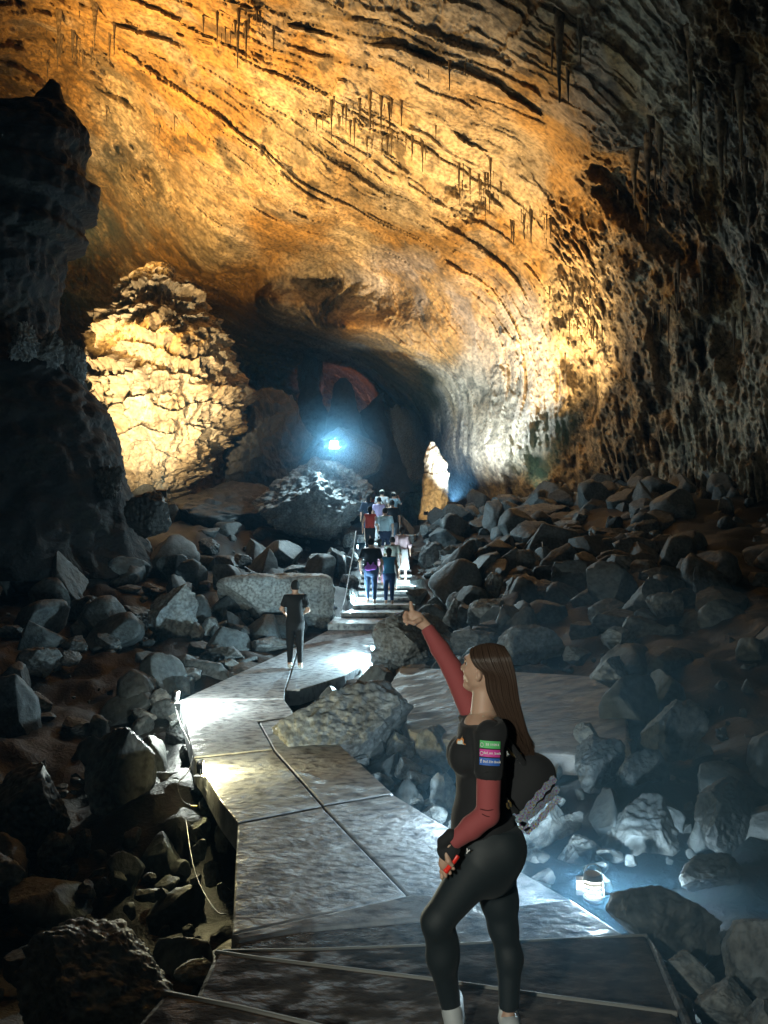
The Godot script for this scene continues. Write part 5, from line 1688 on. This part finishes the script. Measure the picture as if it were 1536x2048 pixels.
	# eyes, brows, lips
	for k in [1.0, -1.0]:
		keep.call(part("eye", net([["e", H.call(941.0, 1330.0, 0.030 * k), Vector3(0.0115, 0.0115, 0.0115)]], 0.002, 0.003), mat("eye_white", lin(0.7, 0.68, 0.65), 0.2), t))
		keep.call(part("iris", net([["e", H.call(936.3, 1330.0, 0.032 * k), Vector3(0.003, 0.0055, 0.0055)]], 0.001, 0.0018), mat("iris", lin(0.03, 0.015, 0.008), 0.2), t))
		keep.call(part("eyebrow", tube(smooth_line([H.call(932.0, 1322.0, 0.014 * k), H.call(932.5, 1319.5, 0.030 * k), H.call(938.5, 1321.0, 0.046 * k)], 4), 0.0028, 5), mats.hair, t))
		keep.call(part("eyelash", tube(smooth_line([H.call(934.0, 1328.5, 0.022 * k), H.call(934.0, 1327.0, 0.032 * k), H.call(939.0, 1329.0, 0.044 * k)], 4), 0.0016, 4), mats.hair, t))
	keep.call(part("lips", net([["e", H.call(929.6, 1355.0), Vector3(0.0105, 0.0052, 0.017), turned], ["e", H.call(930.0, 1360.6), Vector3(0.0105, 0.0060, 0.015), turned]], 0.003, 0.0022), mat("lips", lin(0.42, 0.16, 0.13), 0.45), t))
	var hem_n := sh_n.lerp(el_n, 0.47)
	var hem_f := sh_f.lerp(el_f, 0.30)
	var axis_n := (el_n - sh_n).normalized()
	var axis_f := (el_f - sh_f).normalized()
	var shirt := trunk + [[sh_n, hem_n, 0.050, 0.048], [sh_f, hem_f, 0.058, 0.054]]
	var shirt_mesh := net(swell.call(shirt, 0.011), 0.03, 0.011, [[W(968, 1433, 0.0), Vector3(-0.30, 0.95, 0.0).normalized()], [W(970, 1690), Vector3(0.05, -1, 0).normalized()], [hem_f, axis_f]])
	keep.call(part("shirt", shirt_mesh, mats.black_cloth, t))
	keep.call(part("sleeve", net([[sh_n, hem_n, 0.062, 0.0605]], 0.02, 0.008, [[hem_n, (axis_n + Vector3(0.12, 0, 0)).normalized()]]), mats.black_cloth, t))
	keep.call(part("leggings", net(swell.call(legs + butt + [trunk[3], trunk[4]], 0.008), 0.035, 0.011, [[W(970, 1640), Vector3.UP], [W(902, 2030), Vector3(0.1, -1, 0).normalized()]]), mats.leggings, t))
	keep.call(part("arm_sleeve", net([[hem_n - axis_n * 0.03, el_n, 0.053, 0.048], [el_n, el_n.lerp(wr_n, 0.45), 0.047, 0.046], [el_n.lerp(wr_n, 0.45), wr_n, 0.045, 0.031]], 0.012, 0.007, [[wr_n.lerp(el_n, 0.02), (wr_n - el_n).normalized()]]), mats.maroon_cloth, t))
	keep.call(part("arm_sleeve", net([[hem_f - axis_f * 0.03, el_f, 0.056, 0.047], [el_f, el_f.lerp(wr_f, 0.45), 0.046, 0.043], [el_f.lerp(wr_f, 0.45), wr_f, 0.043, 0.031]], 0.012, 0.008, [[wr_f.lerp(el_f, 0.02), (wr_f - el_f).normalized()]]), mats.maroon_cloth, t))
	# creases inside the elbow: their shade put into thin dark maroon strips
	for k in 2:
		keep.call(part("crease_shade", tube(smooth_line([W(960 + k * 4, 1618 + k * 10, 0.245), W(975, 1621 + k * 12, 0.256), W(991, 1618 + k * 15, 0.24)], 5), 0.0022, 4), mat("maroon_fold_shade", lin(0.10, 0.018, 0.02), 0.9), t))
	# black glove cuff
	keep.call(part("glove_cuff", net([[W(902, 1672, 0.19), W(886, 1684, 0.19), 0.03, 0.022], [W(886, 1684, 0.19), W(882, 1700, 0.19), 0.022, 0.018], [W(906, 1698, 0.19), W(890, 1708, 0.195), 0.032, 0.026], [W(900, 1712, 0.2), W(894, 1716, 0.2), 0.024, 0.02]], 0.012, 0.006), mats.black_cloth, t))
	# trainers
	for q in feet_:
		var toe: Vector3 = q[1] + Vector3(0.01, 0.002, -0.05)
		var heel: Vector3 = q[0] + Vector3(0.012, -0.058, 0.045)
		var shoe := part("shoe", net([[heel, toe, 0.044, 0.040], [q[0] + Vector3(0.004, -0.014, 0.012), q[0] + Vector3(0.01, -0.034, -0.06), 0.045, 0.042], [q[0] + Vector3(0.01, -0.034, -0.06), toe, 0.042, 0.036]], 0.02, 0.007), mat("shoe_grey", lin(0.42, 0.45, 0.46), 0.6), t)
		keep.call(shoe)
		for k in 3:
			var a: Vector3 = heel.lerp(toe, 0.15 + k * 0.15) + Vector3(0.030, 0.034, 0.0)
			keep.call(part("stripe", tube([a, a + Vector3(0.014, -0.045, 0.02)], 0.006, 5), mats.white_paint, t))
	# hair: a cap close to the skull and long straight locks
	keep.call(part("hair_cap", net([["e", head + Vector3(0.006, 0.006, 0), Vector3(0.098, 0.104, 0.081)], ["e", W(984, 1350), Vector3(0.085, 0.085, 0.078)]], 0.01, 0.006, [[W(943, 1310), Vector3(-0.95, -0.30, 0).normalized()], [W(962, 1344), Vector3(-0.45, -0.9, 0).normalized()]]), mats.hair, t))
	var locks := SurfaceTool.new()
	locks.begin(Mesh.PRIMITIVE_TRIANGLES)
	var rng := RandomNumberGenerator.new()
	rng.seed = 5
	for k in 1000:
		var u := rng.randf()
		var s := 1.0
		if rng.randf() < 0.62:
			s = rng.randf_range(0.80, 1.0) * (1.0 if rng.randf() < 0.72 else -1.0)
		else:
			u = rng.randf_range(0.75, 1.0)
			s = rng.randf_range(-1.0, 1.0)
		var top := lerpf(1298.0, 1281.0, sin(minf(u * 1.25, 1.0) * PI * 0.5)) + (u * u) * 12.0
		var j := rng.randf_range(-1.0, 1.0)
		var end := rng.randf_range(0.0, 1.0)
		var z2 := s * 0.080
		var pts := [W(lerpf(941, 1008, u), top, s * 0.03), W(lerpf(941, 1020, u), lerpf(1314, 1312, u), s * 0.078), W(lerpf(951, 1028, u) , lerpf(1333, 1338, u), s * 0.087), W(lerpf(968, 1034, u), lerpf(1347, 1370, u), s * 0.088), W(lerpf(974, 1038, u), lerpf(1382, 1400, u), z2), W(lerpf(990, 1046, u) + j, lerpf(1420, 1434, u), s * 0.072), W(lerpf(1012, 1054, u) + j * 3.0, 1466, s * 0.058 + j * 0.006), W(lerpf(1034, 1066, u) + j * 6.0, lerpf(1488, 1524, end), s * 0.035 + j * 0.012)]
		var line := smooth_line(pts, 3)
		var rr := PackedFloat32Array()
		var r0 := rng.randf_range(0.0013, 0.0034)
		for q in line.size():
			var f := float(q) / (line.size() - 1)
			rr.append(r0 * (1.0 - 0.75 * f * f * f))
		tube(line, Array(rr), 4, locks)
	keep.call(part("long_hair", locks.commit(), mats.hair, t))
	# print on the sleeve: three rounded bars with lettering, and a round patch on the chest
	var out_n := Vector3(-0.12, 0.0, 1.0)
	out_n = (out_n - axis_n * out_n.dot(axis_n)).normalized()
	var bars := [[1487, lin(0.10, 0.50, 0.16), "55 1109 8", "ring"], [1504, lin(0.62, 0.05, 0.32), "dul_en_book", "camera"], [1521, lin(0.03, 0.13, 0.50), "Dul Zin Book", "letter"]]
	var r_s := 0.0628
	for b in bars:
		var f: float = (b[0] - 1470.0) / (1628.0 - 1470.0)
		var o := sh_n.lerp(el_n, f)
		var strip := PlaneMesh.new()
		strip.orientation = PlaneMesh.FACE_Z
		strip.size = Vector2(0.088, 0.029)
		strip.subdivide_width = 14
		var bar := part("print_bar", bend_on_sleeve(strip, o, axis_n, out_n, r_s, 0.0015), mat("print_" + b[3], b[1], 0.6), t)
		keep.call(bar)
		for e in [-1.0, 1.0]:
			pass
		var txt := text_mesh(b[2], 0.0125)
		var off := 0.010 / r_s
		var od0 := (out_n * cos(off) + Vector3.RIGHT * sin(off)).normalized()
		var tm := bend_on_sleeve(txt, o, axis_n, od0, r_s, 0.0022)
		var lettering := part("lettering", tm, mat("print_white", lin(0.75, 0.75, 0.75), 0.6), bar)
		var ring := TorusMesh.new()
		ring.inner_radius = 0.006
		ring.outer_radius = 0.0085
		ring.rings = 16
		ring.ring_segments = 6
		var an := -0.034 / r_s
		var right := Vector3(1, 0, 0)
		if b[3] == "letter":
			keep_text(text_mesh("f", 0.021), o, axis_n, out_n, r_s, -0.036, bar)
		else:
			var ic := part("icon", ring, mats.print_white, bar)
			var od := out_n * cos(an) + right * sin(an)
			ic.transform = Transform3D(Basis(Quaternion(Vector3.UP, od.normalized())), o + od * (r_s + 0.002))
			ic.scale = Vector3(1, 0.3, 1) * 1.0
	# chest patch: a white flower-like badge with orange rim
	var badge_c := W(921, 1491, 0.118)
	var bm := SurfaceTool.new()
	bm.begin(Mesh.PRIMITIVE_TRIANGLES)
	var bn := Vector3(-0.55, 0.1, 0.83).normalized()
	var bx := Vector3.UP.cross(bn).normalized()
	var by := bn.cross(bx)
	for layer in [[0.026, 0.0], [0.019, 0.002]]:
		var list := []
		for q in 18:
			var an := TAU * q / 18
			var rr: float = layer[0] * (1.0 + 0.18 * sin(an * 6.0)) * (1.15 if absf(sin(an)) > 0.7 else 0.85)
			list.append(badge_c + bx * cos(an) * rr + by * sin(an) * rr + bn * layer[1])
		var sm := SurfaceTool.new()
		sm.begin(Mesh.PRIMITIVE_TRIANGLES)
		for q in 18:
			sm.set_normal(bn)
			sm.add_vertex(badge_c + bn * (layer[1] + 0.001))
			sm.set_normal(bn)
			sm.add_vertex(list[(q + 1) % 18])
			sm.set_normal(bn)
			sm.add_vertex(list[q])
		keep.call(part("badge", sm.commit(), mat("badge_rim", lin(0.55, 0.22, 0.06), 0.7) if layer[1] == 0.0 else mat("badge_pale", lin(0.62, 0.68, 0.66), 0.7), t))
	keep.call(part("hip_logo", text_mesh("Y", 0.028), mats.print_white, t))
	(t.get_child(t.get_child_count() - 1) as Node3D).transform = Transform3D(Basis.from_euler(Vector3(0, -0.25, -0.4)), W(935, 1703, 0.192) - t.position)
	keep.call(part("necklace", tube(smooth_line([W(1000, 1428, 0.055), W(985, 1436, 0.075), W(966, 1434, 0.065), W(954, 1428, 0.035)], 6), 0.0012, 4), mats.gold, t))
	# things she carries
	var strap := part("neck_strap", tube(smooth_line([W(968, 1432, 0.074), W(955, 1440, 0.062), W(938, 1458, 0.07), W(922, 1478, 0.09), W(911, 1494, 0.10), W(906, 1520, 0.095)], 6), 0.0035, 5), mat("strap_tan", lin(0.42, 0.36, 0.24), 0.6))
	tag(strap, "thin tan neck strap hanging over the woman's chest", "neck strap")
	var red := thing("hand_torch", "small red torch held in the woman's lowered hand", "torch", W(904, 1727, 0.212))
	part("grip", tube([W(916, 1711, 0.212) - red.position, W(908, 1722, 0.212) - red.position, W(893, 1740, 0.208) - red.position], 0.0105, 10), mats.red_plastic, red)
	part("end_cap", tube([W(894, 1739, 0.208) - red.position, W(891, 1743, 0.207) - red.position], 0.0125, 10), mats.red_plastic, red)
	# bag on the small of her back
	var bc := W(1056, 1574, 0.02)
	var bag := thing("backpack", "black bag with shiny rainbow panels on the woman's lower back", "bag", bc)
	var tilt := Basis.from_euler(Vector3(0, 0, -0.65))
	part("pouch", net([["e", Vector3.ZERO, Vector3(0.100, 0.150, 0.080), tilt], ["e", W(1034, 1604, 0.02) - bc, Vector3(0.08, 0.075, 0.07)], [W(1030, 1530, 0.02) - bc, W(1064, 1528, 0.02) - bc, 0.05, 0.045]], 0.04, 0.010), mats.black_cloth, bag)
	var foil := [[[1034, 1622, 1060, 1588, 1086, 1560, 1104, 1546], 0.016], [[1036, 1638, 1064, 1608, 1090, 1584, 1110, 1566], 0.015], [[1046, 1654, 1070, 1632, 1094, 1604, 1112, 1584], 0.013], [[1030, 1612, 1038, 1632, 1048, 1650], 0.02]]
	for s in foil:
		var c: Array = s[0]
		var line := []
		for k in range(0, c.size(), 2):
			line.append(W(c[k], c[k + 1], 0.02) - bc)
		line = smooth_line(line, 6)
		var rb := SurfaceTool.new()
		rb.begin(Mesh.PRIMITIVE_TRIANGLES)
		var edge := []
		for k in line.size():
			var dir: Vector3 = (line[mini(k + 1, line.size() - 1)] - line[maxi(k - 1, 0)]).normalized()
			var side := Vector3(-dir.y, dir.x, 0) * float(s[1]) * (1.0 + 0.25 * sin(k * 1.7))
			var two := []
			for e in [-1.0, 1.0]:
				var p: Vector3 = line[k] + side * e
				var q := tilt.inverse() * p
				var r2 := pow(q.x / 0.128, 2.0) + pow(q.y / 0.168, 2.0)
				p.z = maxf(0.088 * sqrt(maxf(0.0, 1.0 - r2)), 0.060) + 0.006
				two.append(p)
			edge.append(two)
		for k in edge.size() - 1:
			for p in [edge[k][0], edge[k + 1][0], edge[k][1], edge[k][1], edge[k + 1][0], edge[k + 1][1]]:
				rb.add_vertex(p)
		rb.generate_normals()
		part("foil_panel", rb.commit(), mats.foil, bag)
	part("strap", tube(smooth_line([W(985, 1560, 0.14) - bc, W(1004, 1590, 0.13) - bc, W(1022, 1612, 0.12) - bc, W(1034, 1624, 0.10) - bc], 5), 0.012, 6), mats.black_cloth, bag)
	part("buckle", tube([W(1017, 1601, 0.138) - bc, W(1021, 1606, 0.137) - bc, W(1022, 1613, 0.135) - bc], 0.0045, 6), mats.gold, bag)
	part("buckle", tube([W(1013, 1606, 0.139) - bc, W(1014, 1613, 0.138) - bc, W(1018, 1617, 0.136) - bc], 0.0045, 6), mats.gold, bag)
	part("shoulder_strap", tube(smooth_line([W(1000, 1462, 0.10) - bc, W(1028, 1500, 0.08) - bc, W(1050, 1530, 0.06) - bc], 5), 0.014, 6), mats.black_cloth, bag)
	part("foil_panel", tube(smooth_line([W(1016, 1490, 0.075) - bc, W(1024, 1506, 0.07) - bc, W(1040, 1510, 0.05) - bc], 5), 0.013, 6), mats.gold, bag)

func keep_text(m: Mesh, o: Vector3, axis: Vector3, out: Vector3, r: float, x: float, parent: Node3D) -> void:
	var right := out.cross(axis).normalized()
	right = -right if right.dot(Vector3.RIGHT) < 0.0 else right
	var an := x / r
	var od := out * cos(an) + right * sin(an)
	part("icon", bend_on_sleeve(m, o, axis, od, r, 0.0022), mats.print_white, parent)
# ---------------------------------------------------------------- the scene
const SHELL_STEP := 0.12

func _ready() -> void:
	var cam := Camera3D.new()
	cam.name = "camera"
	cam.position = EYE
	cam.rotation.x = PITCH
	cam.fov = rad_to_deg(2.0 * atan(1024.0 / FOCAL))
	cam.near = 0.05
	cam.far = 200.0
	cam.current = true
	add_child(cam)
	var env := Environment.new()
	env.background_mode = Environment.BG_SKY
	var sky := ProceduralSkyMaterial.new()         # night outside; the vault is closed and lets none of it in
	sky.sky_top_color = Color(0.01, 0.012, 0.02)
	sky.sky_horizon_color = Color(0.02, 0.022, 0.03)
	sky.ground_bottom_color = Color(0.01, 0.01, 0.01)
	sky.ground_horizon_color = Color(0.02, 0.02, 0.02)
	env.sky = Sky.new()
	env.sky.sky_material = sky
	env.tonemap_mode = Environment.TONE_MAPPER_LINEAR
	env.tonemap_exposure = 1.0
	env.fog_enabled = true            # thin blue haze added for lamp glow and a teal cast
	env.fog_light_color = Color(0.5, 0.78, 0.95)
	env.fog_density = 0.0009
	env.volumetric_fog_enabled = true   # only for the added banks of mist
	env.volumetric_fog_density = 0.0
	env.sdfgi_enabled = true
	env.ssao_enabled = true
	env.ssil_enabled = true
	var we := WorldEnvironment.new()
	we.name = "environment"
	we.environment = env
	add_child(we)
	var t0 := Time.get_ticks_msec()
	make_noises()
	make_materials()
	more_materials()
	for p in [gnd(350, 1396), gnd(480, 1338), gnd(590, 1288), Vector3(-1.5, 0, -18.9), Vector3(-0.95, 0, -22.0), Vector3(-0.8, 0, -28.5), Vector3(-0.7, 0, -33.5), Vector3(1.8, 0, -33.5), Vector3(0.95, 0, -28.5), Vector3(1.0, 0, -22.0), Vector3(0.5, 0, -18.9), gnd(700, 1350), gnd(610, 1385), gnd(610, 1430), gnd(800, 1590), gnd(1250, 1862), Vector3(2.0, 0, -2.2), Vector3(2.0, 0, 2.4), Vector3(-1.9, 0, 2.4), Vector3(-1.8, 0, -2.0), gnd(420, 1900), gnd(460, 1866), gnd(468, 1660), gnd(395, 1530)]:
		path_ring.append(Vector2(p.x, p.z))
	make_land()
	build_shell()
	print("shell ", Time.get_ticks_msec() - t0)
	build_land()
	print("land ", Time.get_ticks_msec() - t0)
	build_path()
	build_formations()
	print("formations ", Time.get_ticks_msec() - t0)
	build_boulders()
	print("boulders ", Time.get_ticks_msec() - t0)
	build_lamps()
	build_glare_mist()
	build_walkers()
	print("walkers ", Time.get_ticks_msec() - t0)
	build_woman()
	print("woman ", Time.get_ticks_msec() - t0)

func build_glare_mist() -> void:  # added mist that stands in for lens glare round the lamps
	var list := [["mist", at(690, 905, 31.0), Vector3(16.0, 13.0, 14.0), 0.003, "added faint blue haze for lamp glare in the mouth of the far passage"]]
	for k in 5:
		var d := 0.8 + 0.8 * k
		list.append(["mist", at(668, 900, 27.6), Vector3(d, d, d), 0.014 - 0.002 * k, "added thin blue mist standing in for lens glare round the bright far lamp"])
	for k in 4:
		var d := 1.0 + 0.9 * k
		list.append(["mist", gnd(1190, 1800, 0.25) + Vector3(0.15, 0, 0.1 * k), Vector3(d, d * 1.1, d), 0.05, "added thin blue mist standing in for lens glare round the louvered lamp"])
	for m in list:
		var f := FogVolume.new()
		f.name = numbered(m[0])
		f.shape = RenderingServer.FOG_VOLUME_SHAPE_ELLIPSOID
		f.size = m[2]
		f.position = m[1]
		var fm := FogMaterial.new()
		fm.density = m[3]
		fm.albedo = Color(0.58, 0.80, 0.94)
		fm.edge_fade = 1.0
		f.material = fm
		f.set_meta("kind", "stuff")
		f.set_meta("label", m[4])
		f.set_meta("category", "mist")
		f.set_meta("group", m[4])
		add_child(f, true)

func more_materials() -> void:
	mat("lit_edge", lin(0.22, 0.22, 0.20), 0.7)
	var sc: StandardMaterial3D = mats.step_concrete.duplicate()
	sc.resource_name = "stair_concrete"
	sc.albedo_color = Color(0.92, 0.92, 0.9)
	mats.stair_concrete = sc
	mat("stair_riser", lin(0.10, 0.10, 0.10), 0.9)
	var sl: StandardMaterial3D = mats.concrete.duplicate()
	sl.resource_name = "slab_rock"
	sl.albedo_color = Color(0.78, 0.77, 0.76)
	sl.uv1_scale = Vector3(0.3, 0.3, 0.6)
	sl.heightmap_scale = 3.0
	mats.slab_rock = sl
	var n := noise(77, 0.06, 3)
	var hues := ramp([[0.0, Color(0.1, 0.12, 0.14)], [0.3, Color(0.75, 0.35, 0.65)], [0.42, Color(0.4, 0.75, 0.75)], [0.5, Color(0.85, 0.85, 0.8)], [0.58, Color(0.35, 0.5, 0.8)], [0.7, Color(0.85, 0.75, 0.3)], [1.0, Color(0.1, 0.1, 0.12)]])
	var f := mat("foil", Color(0.95, 0.96, 1.0), 0.35, 0.2)
	f.albedo_texture = noise_tex(n, 256, hues)
	f.uv1_triplanar = true
	f.uv1_scale = Vector3.ONE * 5.0
	f.heightmap_enabled = true
	f.heightmap_texture = noise_tex(noise(78, 0.05, 3), 256)
	f.heightmap_scale = 0.4
